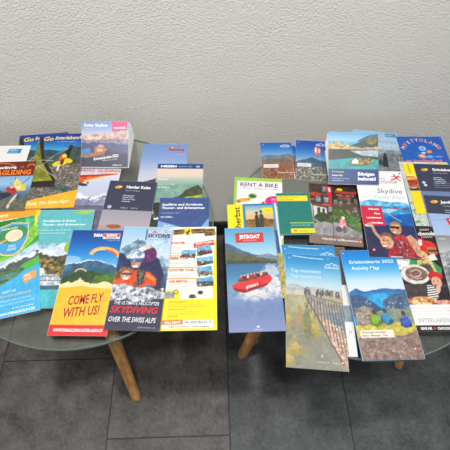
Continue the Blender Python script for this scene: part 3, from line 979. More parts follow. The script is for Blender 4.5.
def art_skydive(w, h):
    c = Canvas(w, h)
    c.grad(0, 130, [(150, 190, 220), (176, 204, 228), (200, 216, 232), (180, 196, 214), (120, 140, 170)])
    c.ridge([(0, 52), (14, 40), (30, 22), (44, 30), (56, 48), (72, 70), (94, 84)], (84, 116, 140), (150, 176, 194), jag=4, sc=7, snow=(190, 206, 220), snow_d=5)
    c.ridge([(0, 86), (30, 80), (60, 76), (94, 96)], (60, 84, 110), (110, 136, 160), jag=4, sc=8)
    c.poly([(46, 4), (w, 0), (w, 20), (80, 60), (60, 40)], (196, 212, 230), (168, 194, 220), sc=12)
    c.rect(44, 6, 46, 30, (40, 50, 90)); c.poly([(54, 13), (60, 9), (66, 13)], (200, 50, 60))
    c.text('SKYDIVE', 48, 24, 8.4, (38, 44, 96), bold=.04, fw=43)
    c.text('I N T E R L A K E N', 50, 30, 2.8, (80, 96, 140), xs=1.05)
    # tandem pair, passenger below in orange, instructor above in blue
    c.soft(70, 78, 20, 18, (96, 122, 150), (150, 172, 192), sc=5)
    c.poly([(0, 60), (10, 62), (22, 84), (14, 100), (0, 100)], (40, 64, 116), (30, 48, 92))
    c.poly([(8, 70), (24, 76), (34, 62), (60, 60), (76, 72), (88, 104), (94, 128), (92, 152), (78, 148), (68, 116), (54, 104), (26, 100), (12, 92)], (50, 46, 96), (28, 28, 62), sc=8)
    c.ell(57, 62, 13, 17, (120, 46, 110), (76, 30, 80), sc=4); c.ell(52, 52, 6, 5, (90, 56, 60))
    c.poly([(14, 68), (40, 46), (60, 38), (63, 45), (44, 55), (22, 74)], (206, 190, 188), (236, 228, 226), sc=4)
    c.ell(33, 66, 15, 14, (226, 232, 240), (170, 190, 220), sc=4); c.curve([(20, 62), (32, 54), (46, 60)], 2, (90, 120, 180)); c.ell(38, 62, 5, 4, (110, 140, 190))
    c.poly([(20, 72), (47, 70), (48, 84), (40, 94), (26, 92)], (50, 46, 74)); c.poly([(25, 80), (44, 79), (41, 91), (29, 92)], (206, 154, 134), (176, 120, 102), sc=4)
    c.poly([(22, 72), (46, 70), (46, 79), (24, 80)], (60, 70, 110), (110, 130, 170), sc=4); c.ell(34, 88, 5, 2, (244, 238, 234))
    c.poly([(0, 112), (8, 98), (22, 92), (34, 96), (50, 96), (64, 100), (76, 112), (76, 128), (60, 124), (50, 132), (38, 126), (14, 132), (0, 130)], (228, 84, 28), (196, 60, 20), sc=7)
    c.poly([(58, 100), (74, 112), (72, 118), (56, 108)], (246, 130, 60))
    c.poly([(38, 94), (54, 96), (54, 124), (40, 126)], (70, 66, 58), (120, 112, 90), sc=3); c.line(40, 96, 46, 126, 2, (30, 28, 30)); c.line(54, 96, 50, 124, 2, (30, 28, 30))
    c.ell(17, 102, 13, 13, (112, 70, 46), (160, 112, 78), sc=3); c.ell(20, 107, 9, 10, (224, 164, 132), (196, 130, 102), sc=4); c.rect(12, 102, 29, 106, (64, 56, 72))
    c.ell(20, 113, 5, 2.6, (246, 240, 236)); c.ell(6, 108, 5, 7, (120, 80, 54), (90, 60, 44), sc=3)
    c.ell(88, 142, 8, 4, (208, 96, 110)); c.ell(82, 134, 5, 5, (60, 40, 80)); c.soft(90, 120, 6, 20, (60, 90, 130), sc=4, alpha=.6)
    # snowfield and dark foot
    c.ridge([(0, 126), (20, 124), (40, 132), (60, 128), (80, 134), (94, 140)], (150, 156, 166), (206, 210, 216), jag=3, sc=6, y1=172)
    c.speck(c.box(0, 130, 94, 170), [(90, 98, 112), (222, 226, 230), (120, 128, 140)], 120, 1.2, 3.6, 11)
    c.ridge([(0, 158), (24, 154), (50, 158), (94, 150)], (58, 56, 82), (44, 44, 66), jag=4, sc=9)
    c.text('THE ULTIMATE HELICOPTER', 8, 164, 7, (226, 226, 232), bold=.01, shear=.2, fw=78)
    c.text('SKYDIVING', 4, 179, 12, (206, 36, 50), bold=.035, shear=.2, fw=82)
    c.text('OVER THE SWISS ALPS', 4, 196, 9.5, W, bold=.005, shear=.25, fw=80)
    c.text('skydive-interlaken.com', 56, 206, 2.6, (180, 184, 206), xs=1)
    return c


leaflet('brochure', 'skydive brochure with tandem jumpers, orange suit and red SKYDIVING lettering', 'brochure',
        (-.1390, .3974, -3.9, .094, .211, .4588, .0008), art_skydive(94, 211), GL,
        curl=lambda x, y: .0015 * np.clip(y / -.1, 0, 1) ** 2 + 0 * x)


def art_block(w, h):
    c = Canvas(w, h)
    c.grad(0, 40, [(104, 140, 196), (134, 160, 206), (190, 190, 208), (222, 200, 190)])
    c.ridge([(0, 30), (12, 33), (26, 29), (40, 31), (52, 25), (62, 29), (76, 21), (84, 26), (94, 24), (101, 30)], (176, 144, 138), (226, 196, 176), jag=3, sc=6, jsc=5)
    c.ridge([(0, 40), (30, 42), (60, 38), (101, 40)], (110, 112, 150), (160, 140, 150), jag=3, sc=6)
    c.ridge([(0, 48), (40, 46), (101, 50)], (66, 72, 118), (84, 88, 130), jag=3, sc=9)
    c.ridge([(0, 74), (30, 60), (60, 66), (101, 70)], (96, 72, 84), (60, 58, 86), jag=3, sc=9)
    c.poly([(28, 58), (34, 54), (48, 52), (56, 60), (50, 70), (36, 74), (28, 68)], (206, 140, 96), (150, 96, 76), sc=4)
    c.ell(42, 54, 6, 3, (190, 170, 160)); c.rect(34, 60, 46, 66, (232, 180, 120))
    c.poly([(2, 62), (18, 58), (22, 66), (6, 74), (1, 72)], (60, 132, 206))
    c.poly([(0, 72), (20, 68), (50, 74), (20, 80), (0, 78)], (176, 126, 96), (120, 92, 86), sc=6)
    c.ridge([(0, 80), (50, 76), (101, 70)], (50, 50, 82), (40, 42, 70), jag=2)
    c.poly([(65, 1), (98, 0), (97, 20), (66, 23)], (212, 32, 112))
    c.text('PIONEER', 69, 17.5, 4.6, (250, 220, 232), bold=.04, rot=3, fw=26)
    c.text('SWISS', 84, 21.5, 2, (250, 220, 232), rot=3)
    c.text('Swiss Skyline', 5, 12, 6.6, W, bold=.025, fw=50)
    c.text('Jungfraujoch', 8, 17, 2.4, (220, 228, 242))
    c.text('Sommerpreise 2022', 27, 85, 6, W, bold=.03, shear=.2, rot=9, fw=54)
    c.text('Preise, Infos, Fahrplan', 46, 87, 3, (226, 226, 238), rot=8, shear=.2)
    c.text('schilthorn.ch', 68, 96, 3, W, bold=.02)
    return c


fanned('folded_map', 'square mountain panorama leaflet with pink tag, sprung open against the wall side', 'leaflet',
       (-.2374, .6618, .4562), -2.3, 32.3, .101, .099, art_block(101, 99), GL, 14)

# ============================================================ right table, lowest first


def art_desert(w, h, balloon=False, logo=True):
    c = Canvas(w, h)
    c.grad(0, 46, [(22, 84, 168), (44, 116, 190), (110, 160, 206), (190, 200, 210)])
    if not balloon:
        c.ridge([(0, 36), (20, 32), (40, 34), (60, 31), (w, 34)], (120, 132, 146), (96, 108, 120), jag=2)
        c.ridge([(0, 46), (30, 44), (w, 40)], (128, 108, 92), (96, 92, 84), jag=2)
        c.ridge([(0, 58), (w, 52)], (150, 96, 72), (120, 96, 64), jag=3, sc=6)
        c.ridge([(0, 72), (w, 64)], (140, 72, 52), (168, 110, 76), jag=3, sc=5)
        c.speck(c.box(0, 68, w, h), [(96, 84, 56), (170, 120, 90), (120, 52, 40), (86, 92, 62)], 130, .8, 2.2, 12)
        c.rect(4, 57, 36, 66, (232, 222, 220)); c.text('Sommerkarte', 7, 63, 3.2, (150, 90, 90), xs=1)
    else:
        c.grad(0, 56, [(18, 62, 156), (30, 92, 180), (80, 140, 200), (160, 186, 208)])
        c.ridge([(0, 56), (14, 50), (34, 42), (52, 50), (w, 54)], (62, 86, 112), (76, 100, 122), jag=2)
        c.ridge([(0, 68), (w, 62)], (112, 116, 108), (80, 96, 80), jag=2, sc=5)
        c.speck(c.box(0, 66, w, h), [(186, 176, 168), (90, 96, 84), (150, 110, 100), (70, 90, 60), (206, 200, 196)], 260, .6, 1.6, 13)
        c.ell(46, 24, 8, 8.5, (214, 92, 66)); c.ell(43, 24, 2.2, 8, (236, 226, 220)); c.ell(50, 26, 2, 7, (236, 200, 190)); c.poly([(40, 30), (52, 30), (48, 38), (44, 38)], (206, 110, 90)); c.rect(44.5, 39, 47.5, 41.5, (90, 60, 50))
        c.rect(3, 58, 33, 67, (226, 222, 224)); c.text('Wanderkarte', 5, 64, 3.2, (120, 120, 130), xs=1)
    if not logo: return c
    c.rect(5, 4, 7, 6, (220, 232, 244))
    for (x, y) in ((47, 8), (54, 6), (60, 8)): c.curve([(x - 4, y + 2), (x, y - 1), (x + 4, y + 2)], 1.1, (222, 232, 246))
    c.text('INTERLAKEN', 43, 13, 3, (226, 234, 246), bold=.02, xs=.95)
    c.text('Top tours & trails', 34, h - 14, 3.4, (236, 226, 216), bold=.02); c.swiss(w - 7, h - 10, 1.6)
    return c


leaflet('leaflet', 'blue-topped leaflet half hidden behind the desert-hills leaflet, back of right table', 'leaflet',
        (.1401, .6790, -4.5, .070, .090, .4505, .0006), art_desert(70, 90, logo=False), GR)
fanned('leaflet', 'small leaflet with reddish-brown hills under deep blue sky, back left of right table', 'leaflet',
       (.1315, .6235, .4518), -.8, 8.7, .068, .094, art_desert(68, 94), GR, 2)
fanned('leaflet', 'small leaflet with red hot-air balloon over a mountain town', 'leaflet',
       (.2015, .6165, .4518), -6.2, 11.0, .070, .100, art_desert(70, 100, True), GR, 2)


def art_guide(w, h):
    c = Canvas(w, h)
    c.grad(0, 70, [(150, 184, 208), (176, 200, 218), (190, 206, 220)])
    c.ridge([(0, 62), (40, 58), (99, 54)], (120, 132, 144), (150, 160, 170), jag=2)
    c.ridge([(0, 72), (50, 70), (99, 66)], (92, 100, 110), (124, 132, 140), jag=2, sc=5)
    c.rect(0, 96, w, h, (140, 146, 150), (110, 116, 122))
    c.poly([(72, 3), (96, 3), (96, 14), (72, 14)], (60, 140, 194)); c.text('Jungfrau', 74, 10, 3.6, (220, 236, 246))
    c.text('SUMMER', 54, 36, 9, (120, 156, 190), fw=42)
    c.text('GUIDE', 60, 53, 9, (120, 156, 190), xs=1.0, sp=1.2)
    c.poly([(64, 78), (66, 72), (69, 70), (72, 74), (73, 84), (75, 108), (62, 108), (63, 90)], (36, 38, 48))
    c.ell(68.5, 69, 2.6, 3, (50, 44, 48)); c.ell(58, 96, 5, 9, (70, 62, 72))
    return c


leaflet('brochure', 'pale grey-blue summer guide sticking out beside the lakeside resort leaflet', 'brochure',
        (.3473, .6569, -10.3, .099, .210, .4505, .0020), art_guide(99, 210), GR)


def art_bike(w, h):
    c = Canvas(w, h, (238, 238, 236))
    c.rect(0, 0, w, 9, (150, 204, 60)); c.rect(0, 0, 5.5, h, (150, 204, 60))
    c.text('E-Bikes  ·  Mountainbikes  ·  Citybikes', 14, 6, 2.6, (214, 236, 180))
    c.text('RENT A BIKE', 51, 24, 11, (122, 54, 112), 'C', bold=.02, fw=78)
    c.text('INTERLAKEN · GRINDELWALD · GSTAAD', 51, 31, 3.4, (96, 96, 116), 'C', xs=1.02)
    c.ell(20, 60, 13, 5, (232, 168, 40), rot=-12); c.ell(10, 64, 4.6, 4.6, (206, 110, 40)); c.ell(30, 58, 4, 4, (206, 150, 40))
    c.ell(38, 49, 9, 7, (120, 160, 40), (180, 196, 70)); c.ell(36, 49, 4, 4, (60, 90, 40)); c.ell(42, 50, 3, 3, (60, 90, 40))
    c.ell(62, 66, 6, 5, (224, 180, 60)); c.ell(60, 66, 2.4, 2.4, (120, 90, 40))
    c.ell(82, 60, 18, 13, (214, 30, 132)); c.text('2022', 82, 58, 5, (250, 190, 224), 'C', bold=.03)
    c.text('Touren', 82, 64, 3.4, (250, 190, 224), 'C'); c.text('Preise', 82, 69, 3.4, (250, 190, 224), 'C')
    c.rect(w - 3, 150, w, h, (150, 190, 60))
    return c


leaflet('brochure', 'white RENT A BIKE brochure with green top band and magenta bubble', 'brochure',
        (.0802, .5210, -4.8, .099, .210, .4527, .0010), art_bike(99, 210), GR)


def art_herbst(w, h):
    c = Canvas(w, h, (40, 110, 170))
    c.rect(0, 0, 31, h, (252, 226, 30)); c.rect(31, 0, 36, h, (52, 130, 180))
    c.grad(4, 70, [(110, 160, 196), (206, 200, 170), (226, 176, 110), (150, 110, 66), (110, 84, 54)], 36, 96)
    c.ridge([(36, 40), (70, 36), (98, 42)], (146, 98, 52), (92, 76, 50), jag=3, sc=6)
    c.ridge([(36, 52), (98, 48)], (120, 92, 50), (170, 130, 70), jag=3, sc=5, y1=120)
    c.poly([(54, 60), (54, 30), (58, 26), (61, 30), (62, 60)], (60, 54, 48)); c.poly([(62, 60), (63, 28), (67, 24), (71, 30), (71, 60)], (70, 66, 50))
    c.ell(58, 23, 3, 3.6, (86, 64, 50)); c.ell(67, 20, 3, 3.6, (70, 54, 44))
    c.ell(82, 18, 14, 7.5, (240, 214, 40), rot=8); c.text('Tipps', 76, 19, 4, (190, 150, 30), rot=-6)
    c.rect(91, 0, 95, h, (60, 150, 200)); c.rect(95, 0, w, h, (226, 228, 228))
    c.poly([(90, 66), (95, 66), (96, 118), (90, 118)], (36, 86, 150)); c.rect(88, 118, 99, h, (216, 168, 100), (130, 150, 80), sc=5)
    c.text('herbst', 25, 58, 12, (64, 60, 44), bold=.02, rot=90, fw=50)
    c.text('herbst', 25, 180, 11, (64, 60, 44), bold=.01, rot=90, xs=.95, sp=1.15)
    return c


leaflet('brochure', 'yellow-striped autumn brochure reading herbst, with a couple in a valley', 'brochure',
        (.0706, .4514, .5, .099, .210, .4540, .0012), art_herbst(99, 210), GR)


def art_chalet(w, h):
    c = Canvas(w, h, (110, 96, 84))
    c.rect(0, 0, w, 80, (62, 42, 36), (82, 56, 46))
    # left house: dark timber, windows, shutters
    for (x, y) in ((28, 6), (30, 34), (14, 34), (38, 58)):
        c.rect(x, y, x + 9, y + 14, (176, 186, 196), (90, 90, 100), sc=3); c.rect(x - 2, y, x, y + 14, (60, 80, 70))
    c.rect(0, 26, 44, 29, (120, 80, 60)); c.rect(0, 54, 44, 57, (128, 92, 72))
    c.ell(12, 28, 12, 5, (198, 56, 40), (150, 66, 50)); c.ell(34, 54, 8, 3, (206, 80, 60)); c.ell(6, 42, 6, 3, (186, 70, 50))
    c.poly([(8, 58), (34, 62), (36, 84), (10, 84)], (212, 208, 204))
    c.rect(16, 62, 22, 76, (60, 60, 66)); c.rect(26, 64, 31, 78, (70, 66, 66))
    c.poly([(0, 44), (8, 62), (8, 96), (0, 96)], (176, 170, 166))
    c.rect(0, 92, 46, h, (148, 146, 148), (120, 118, 122))
    c.ell(26, 86, 14, 12, (70, 90, 54), (46, 64, 36), sc=4); c.ell(40, 98, 10, 9, (88, 104, 62), (60, 78, 44), sc=4); c.ell(6, 100, 8, 5, (84, 96, 70))
    c.poly([(0, 106), (30, 96), (46, 100), (46, h), (0, h)], (166, 164, 166), (138, 136, 140))
    c.poly([(34, 4), (46, 4), (46, 60), (42, 58)], (196, 40, 46)); c.poly([(38, 8), (43, 8), (44, 20), (40, 20)], (228, 206, 204))
    # right cover
    c.rect(46, 0, w, h, (40, 28, 26), (66, 48, 42), sc=7)
    c.grad(44, h, [(86, 66, 54), (92, 84, 74), (120, 116, 112), (140, 134, 132)], 46)
    for (x, y) in ((50, 40), (60, 42), (76, 36), (90, 34), (88, 56)):
        c.rect(x, y, x + 7, y + 12, (166, 160, 156), (80, 70, 66), sc=3)
    c.ell(72, 32, 14, 5, (190, 70, 60), (110, 50, 46)); c.ell(66, 38, 12, 2.4, (60, 96, 54))
    c.poly([(94, 2), (w, 2), (w, 60), (98, 44)], (20, 16, 16))
    c.poly([(46, 62), (66, 64), (90, 84), (w, 88), (w, 112), (84, 112), (60, 96), (46, 92)], (64, 108, 46), (44, 82, 34), sc=4)
    c.speck(c.box(46, 64, w, 110), [(96, 140, 62), (40, 74, 34), (196, 70, 80), (120, 150, 80)], 90, 1, 3, 14)
    c.poly([(46, 96), (66, 98), (98, 118), (w, 120), (w, h), (46, h)], (156, 154, 156), (126, 122, 124)); c.soft(76, 84, 24, 12, (96, 140, 70), (56, 92, 44), sc=4, rot=20); c.soft(90, 104, 14, 8, (120, 150, 84), (70, 100, 54), sc=4); c.soft(56, 74, 12, 8, (84, 120, 60), (50, 80, 40), sc=4)
    c.ell(66, 84, 3.4, 4, (230, 216, 196)); c.poly([(60, 88), (70, 88), (72, 108), (58, 110)], (232, 130, 150), (246, 190, 200)); c.ell(57, 112, 6, 7, (90, 84, 90)); c.ell(68, 112, 4, 8, (110, 96, 100))
    c.ell(62, 12, 6, 3.8, (240, 220, 40)); c.text('neu', 59, 13.4, 3, (90, 90, 40))
    c.text('Wilderswil', 51, 22, 8.5, (214, 60, 40), bold=.03, shear=.3, fw=44)
    c.text('Dorfplan  ·  Village map', 55, 27.5, 3, (216, 200, 186), xs=1.0)
    # foot strip
    c.rect(0, 128, w, h, (134, 116, 104), (122, 104, 94))
    c.text('Herzlich willkommen', 92, 139, 5.2, (232, 224, 216), 'R', bold=.02, shear=.2, xs=1.25)
    c.swiss(96, 137, 2.8)
    c.rect(45.6, 0, 46.4, h, (60, 50, 46))
    return c


leaflet('booklet', 'thick village booklet with dark timber chalet, red shutters and cobbled lane', 'booklet',
        (.2333, .5275, -7.5, .101, .147, .4528, .0035), art_chalet(101, 147), GR, back=M_BROWNP)


def art_teal(w, h):
    c = Canvas(w, h)
    c.rect(0, 0, w, h, (18, 116, 106), (20, 120, 110))
    c.rect(1, 7, w - 5, 21, (244, 218, 40)); c.text('Öffentlicher Verkehr', 4, 12.6, 4, (120, 126, 60), xs=.96); c.text('Regionalfahrplan', 4, 18.6, 4, (120, 126, 60), xs=1.0)
    c.rect(22, 74, w, 76, (190, 214, 80)); c.text('gültig ab Dezember 2021', 24, 82, 3, (200, 226, 214))
    c.rect(22, 88, w, 99, (240, 214, 40)); c.ell(31, 93.5, 3, 2, (180, 130, 30)); c.text('postauto', 40, 95.5, 4, (140, 120, 30))
    return c


leaflet('booklet', 'small plain dark teal timetable booklet with yellow title bars', 'booklet',
        (.1541, .5286, -1.1, .068, .103, .4568, .0010), art_teal(68, 103), GR, M_MATTE)


def art_iselt(w, h):
    c = Canvas(w, h)
    c.grad(0, 24, [(92, 158, 206), (140, 190, 220), (170, 204, 222)])
    c.ridge([(50, 26), (64, 18), (80, 8), (105, 2)], (64, 92, 128), (84, 112, 146), jag=2)
    c.rect(0, 20, 76, 32, (60, 160, 196), (90, 180, 206))
    c.ridge([(40, 32), (60, 24), (84, 14), (105, 12)], (54, 74, 84), (70, 84, 66), jag=2, sc=5, y1=38)
    c.ridge([(0, 28), (20, 20), (40, 30), (70, 34), (105, 30)], (176, 150, 96), (206, 180, 120), jag=2, sc=4, y1=40)
    c.speck(c.box(0, 22, 46, 40), [(214, 186, 128), (150, 126, 76), (226, 200, 150)], 90, .8, 2.2, 15)
    c.ell(90, 18, 12, 8, (150, 130, 70), (110, 110, 60), sc=4)
    c.rect(0, 37, w, 80, (44, 52, 44), (60, 66, 54))
    c.poly([(44, 40), (w, 38), (w, 52), (70, 50)], (160, 178, 198), (190, 202, 214))
    c.ridge([(0, 60), (30, 58), (60, 54), (w, 58)], (30, 144, 150), (50, 166, 168), jag=1, y1=80)
    c.ell(68, 64, 25, 9, (70, 90, 44), (110, 120, 60), sc=4, rot=-6)
    c.speck(c.em(68, 63, 25, 9, -6), [(150, 150, 80), (60, 84, 40), (196, 150, 110), (120, 120, 60)], 60, 1, 2.6, 16)
    c.poly([(48, 62), (56, 56), (62, 60), (62, 67), (50, 68)], (226, 224, 220)); c.ell(76, 60, 3, 2, (206, 120, 90))
    c.rect(0, 79, w, h, (24, 52, 124), (20, 44, 112))
    c.text('Ferienplan', 8, 86.5, 4, (206, 226, 100), xs=1.2); c.text('Sommer 2022', 8, 94, 3, W, bold=.03)
    c.text('Am Brienzersee zu Hause', 8, 100, 2.6, (214, 222, 240)); c.text('www.boenigen.ch', 8, 104.5, 2.6, (214, 222, 240))
    c.text('Bönigen', 60, 92, 7, (236, 240, 248), bold=.045, fw=34)
    c.text('Iseltwald', 60, 102, 7, (236, 240, 248), bold=.045, fw=36)
    return c


fanned('folded_map', 'square leaflet with turquoise lake island and navy Bönigen Iseltwald band', 'leaflet',
       (.2804, .5908, .4664), -3.3, 27.5, .103, .111, art_iselt(103, 111), GR, 4)


def art_mysty(w, h):
    c = Canvas(w, h)
    c.rect(0, 0, w, h, (28, 88, 178), (32, 94, 184))
    word = 'MYSTYOLAND'
    n = len(word)
    for i, ch in enumerate(word):
        if ch == ' ': continue
        t = -64 + 128 * i / (n - 1)
        a = math.radians(t)
        x, y = 49 + 40 * math.sin(a), 56 - 40 * math.cos(a)
        col = (232, 150, 120) if i % 2 else (236, 196, 170)
        c.text(ch, x, y, 9.5, col, 'C', bold=.03, rot=-t * .8)
    # playful rings and blobs, no character
    c.ell(51, 38, 8, 7.5, (150, 196, 230)); c.ell(51, 38, 4.2, 4, (90, 150, 206))
    c.ell(64, 48, 6, 4.5, (232, 150, 70), rot=-20); c.ell(38, 50, 4, 3, (40, 120, 200)); c.ell(50, 52, 5, 3.2, (200, 216, 230))
    c.ell(45, 62, 9, 5.5, (232, 146, 70), rot=15); c.ell(45, 60, 5, 2.4, (244, 206, 160), rot=15); c.ell(62, 63, 8, 5, (70, 150, 210)); c.ell(62, 63, 4, 2.4, (120, 180, 226))
    c.text('mit Kino', 74, 64, 3.4, (214, 226, 244), bold=.02)
    c.text('im JungfrauPark', 47, 79, 8, (226, 120, 116), 'C', bold=.03, fw=80)
    return c


leaflet('leaflet', 'bright blue leaflet with arched orange lettering and coloured blobs, back right', 'leaflet',
        (.4565, .6350, -2.0, .102, .210, .4528, .0008), art_mysty(102, 210), GR)


def art_palegreen(w, h):
    c = Canvas(w, h, (196, 204, 196))
    c.rect(0, 0, w, h, (200, 208, 200), (186, 196, 188))
    c.speck(c.box(0, 110, 16, h), [(90, 150, 70), (60, 120, 60), (150, 190, 110)], 26, 1, 3, 17)
    c.rect(20, 140, w, h, (190, 196, 190))
    return c


leaflet('leaflet', 'pale grey-green leaflet with its edge showing beside the yellow burger flyer', 'leaflet',
        (.4430, .5755, -2.8, .105, .170, .4539, .0008), art_palegreen(105, 170), GR, M_MATTE)


def art_burger(w, h):
    c = Canvas(w, h, (248, 222, 20))
    for y in range(6, 46, 8): c.rect(9, y, 13, y + 3, (110, 96, 20))
    c.ell(6, 54, 12, 4, (232, 224, 210)); c.ell(6, 60, 14, 5, (236, 190, 120), (220, 140, 60))
    c.ridge([(0, 66), (99, 64)], (228, 120, 50), (240, 170, 60), jag=2)
    c.rect(0, 72, w, 112, (150, 40, 26), (186, 66, 34), sc=6)
    c.speck(c.box(0, 74, w, 108), [(206, 110, 60), (120, 30, 24), (220, 150, 90)], 60, 1.4, 4, 18)
    c.rect(0, 96, w, 106, (206, 170, 130), (160, 70, 40), sc=4); c.rect(0, 106, w, 118, (66, 60, 64))
    c.ell(9, 106, 6, 1.6, (230, 226, 220))
    c.rect(0, 118, w, h, (240, 216, 20))
    return c


leaflet('flyer', 'yellow burger flyer, a narrow strip showing left of the navy timetable', 'flyer',
        (.4480, .5870, -2.3, .099, .134, .4550, .0008), art_burger(99, 210), GR)


def grind():
    c = art_harder(99, 210, 'Grindelwald-First', 'Top of Adventure', ('Gondelbahn', 'Öffnungszeiten', 'Trottibike, Flyer', 'Preise, Tarife'), 76)
    for y in (53, 60): c.ell(12 + (y - 53) * .3, y, 3.6, 3.4, (205, 214, 228))
    for i in range(3): c.text('Berghaus und Aussicht', 32, 54 + i * 6, 2.6, (176, 184, 206), xs=1.1)
    c.rect(0, 76, 99, 210, (104, 124, 166))
    return c


leaflet('brochure', 'dark grey-navy Grindelwald timetable at the right edge, above its twin', 'brochure',
        (.4655, .5462, -4.0, .099, .210, .4561, .0010), grind(), GR, M_MATTE)


def jungfr():
    c = Canvas(99, 210, (50, 54, 76))
    c.rect(0, 0, 99, 46, (48, 52, 72), (52, 56, 78))
    logo_fish(c, 19, 16)
    c.text('Jungfraujoch', 32, 19, 7, W, bold=.04); c.text('Top of Europe', 34, 27, 2.8, (205, 210, 226))
    c.text('Fahrplan', 36, 38, 3, (220, 224, 236)); c.text('Preise', 36, 43, 3, (220, 224, 236))
    c.rect(0, 46, 99, 210, (150, 172, 206))
    return c


leaflet('brochure', 'navy Jungfraujoch timetable at the right edge, below the Grindelwald one', 'brochure',
        (.4585, .4569, -5.9, .099, .210, .4574, .0010), jungfr(), GR, M_MATTE)


def art_choc(w, h):
    c = Canvas(w, h, (34, 24, 24))
    c.text('FUNKY', 64, 9, 4.2, (206, 200, 200), bold=.02, xs=1.1); c.text('chocolate', 58, 20, 8.8, (240, 236, 236), bold=.03, fw=40); c.text('WORKSHOP', 62, 25.5, 3.2, (206, 200, 200), bold=.02)
    # red hat upper chef
    c.ell(68, 46, 17, 14, (206, 34, 36), (226, 56, 50)); c.ell(59, 36, 8, 10, (214, 40, 40)); c.poly([(50, 30), (62, 30), (60, 42), (50, 46)], (226, 222, 226))
    c.ell(75, 55, 10, 10, (196, 120, 80), (160, 86, 60)); c.rect(67, 53, 85, 56, (30, 24, 30)); c.poly([(64, 66), (76, 60), (80, 74), (60, 78)], (226, 222, 220))
    # blond girl in green
    c.poly([(10, 78), (40, 66), (54, 76), (70, 78), (82, 92), (76, 112), (66, 118), (44, 112), (10, 98)], (46, 140, 80), (60, 160, 92))
    c.ell(54, 68, 11, 14, (222, 190, 124), (200, 160, 100), sc=4); c.ell(53, 70, 7, 9, (226, 176, 140), (206, 150, 116), sc=5); c.poly([(42, 74), (48, 74), (46, 104), (36, 104)], (226, 200, 136), (200, 170, 110), sc=3); c.poly([(60, 76), (68, 78), (72, 102), (64, 100)], (222, 192, 124), (196, 164, 100), sc=3)
    c.ell(50, 67, 1.4, 1, (70, 50, 44)); c.ell(56, 67, 1.4, 1, (70, 50, 44)); c.ell(53, 75, 2.6, 1, (180, 70, 70))
    c.poly([(44, 84), (64, 84), (68, 110), (40, 108)], (96, 80, 76), (76, 64, 60))
    c.poly([(0, 66), (16, 62), (30, 74), (20, 92), (0, 96)], (232, 228, 226), (206, 200, 198))
    # bowl
    c.ell(31, 104, 26, 20, (236, 232, 226), (210, 204, 198)); c.ell(33, 103, 20, 14, (112, 82, 74), (150, 116, 104), sc=5); c.curve([(25, 98), (35, 94), (43, 100), (37, 108), (29, 108)], 1.6, (214, 196, 190)); c.curve([(20, 104), (30, 112), (42, 112)], 1.2, (206, 190, 184))
    # counter, second child with stripes
    c.rect(0, 124, w, 163, (72, 62, 62), (56, 48, 50)); c.ell(34, 132, 24, 9, (80, 70, 70), (60, 52, 52))
    c.ell(66, 108, 13, 9, (208, 36, 40), (180, 26, 34)); c.ell(65, 120, 9, 11, (222, 168, 140), (200, 146, 118), sc=4); c.ell(61, 118, 1.4, 1, (60, 40, 40)); c.ell(68, 118, 1.4, 1, (60, 40, 40)); c.ell(64, 126, 3, 1.2, (170, 70, 70))
    c.poly([(46, 126), (58, 126), (62, 150), (40, 158)], (236, 234, 232))
    for i in range(7): c.line(42, 130 + i * 4.4, 62, 127 + i * 4.4, 2, (30, 28, 32))
    c.poly([(62, 132), (w, 128), (w, 160), (60, 158)], (40, 36, 40), (28, 26, 30)); c.ell(64, 134, 4, 9, (222, 172, 146), rot=20)
    c.ell(30, 156, 26, 8, (196, 150, 96), (226, 190, 130), sc=3); c.speck(c.em(30, 156, 26, 8), [(150, 92, 50), (236, 210, 160), (206, 120, 70)], 50, 1, 3, 19); c.ell(68, 159, 18, 4, (190, 90, 80), (226, 190, 160), sc=3)
    c.rect(0, 163, w, 202, (234, 230, 230))
    c.greek(8, 170, 90, 2, 5, (170, 166, 168), seed=5); c.greek(10, 181, 84, 1, 5, (190, 188, 190), seed=6)
    c.text('INTERLAKEN', 14, 196, 8.4, (160, 172, 176), bold=.01, fw=52); c.poly([(72, 175), (76, 172), (77, 178), (75, 186)], (30, 28, 30))
    c.rect(0, 201, w, h, (34, 20, 26)); c.text('GIVE ME', 14, 208.6, 4.4, W, bold=.04, fw=19); c.text('CHOCOLATE', 42, 208.6, 4.4, W, bold=.04, fw=32); c.ell(37.5, 206.4, 2, 2, (214, 60, 60))
    return c


leaflet('brochure', 'chocolate workshop brochure with children in red hats and a mixing bowl', 'brochure',
        (.3746, .3819, -1.2, .105, .212, .4587, .0008), art_choc(105, 212), GR)


def art_grey(w, h):
    c = Canvas(w, h)
    c.grad(0, 52, [(150, 178, 216), (160, 186, 222), (168, 190, 222)])
    c.rect(0, 13, 40, 13.8, (126, 152, 192))
    c.poly([(29, 9), (w - 8, 4), (w - 8, 26), (34, 28)], (204, 46, 62)); c.text('WINTER', 36, 22, 10, W, bold=.05)
    c.rect(0, 50, w, h, (142, 146, 150), (116, 120, 124))
    c.grad(50, 90, [(132, 136, 142), (156, 158, 162), (190, 192, 194)])
    c.ridge([(0, 96), (20, 84), (40, 90), (70, 78), (w, 86)], (128, 132, 136), (196, 198, 200), jag=6, sc=7)
    c.ridge([(0, 120), (40, 112), (w, 116)], (84, 86, 90), (150, 152, 156), jag=6, sc=6)
    for x, hh in ((12, 26), (20, 34), (30, 24), (38, 30)):
        c.poly([(x, 112 - hh * .7), (x + 5, 116), (x - 5, 116)], (70, 74, 78), (170, 172, 176), sc=3)
    c.rect(0, 140, w, h, (120, 124, 130), (150, 154, 160))
    c.ell(12, 58, 8, 1, (200, 204, 208))
    return c


leaflet('brochure', 'light blue winter brochure with red label and black-and-white snow scene, right edge', 'brochure',
        (.4610, .4078, -4.5, .105, .210, .4598, .0010), art_grey(105, 210), GR)


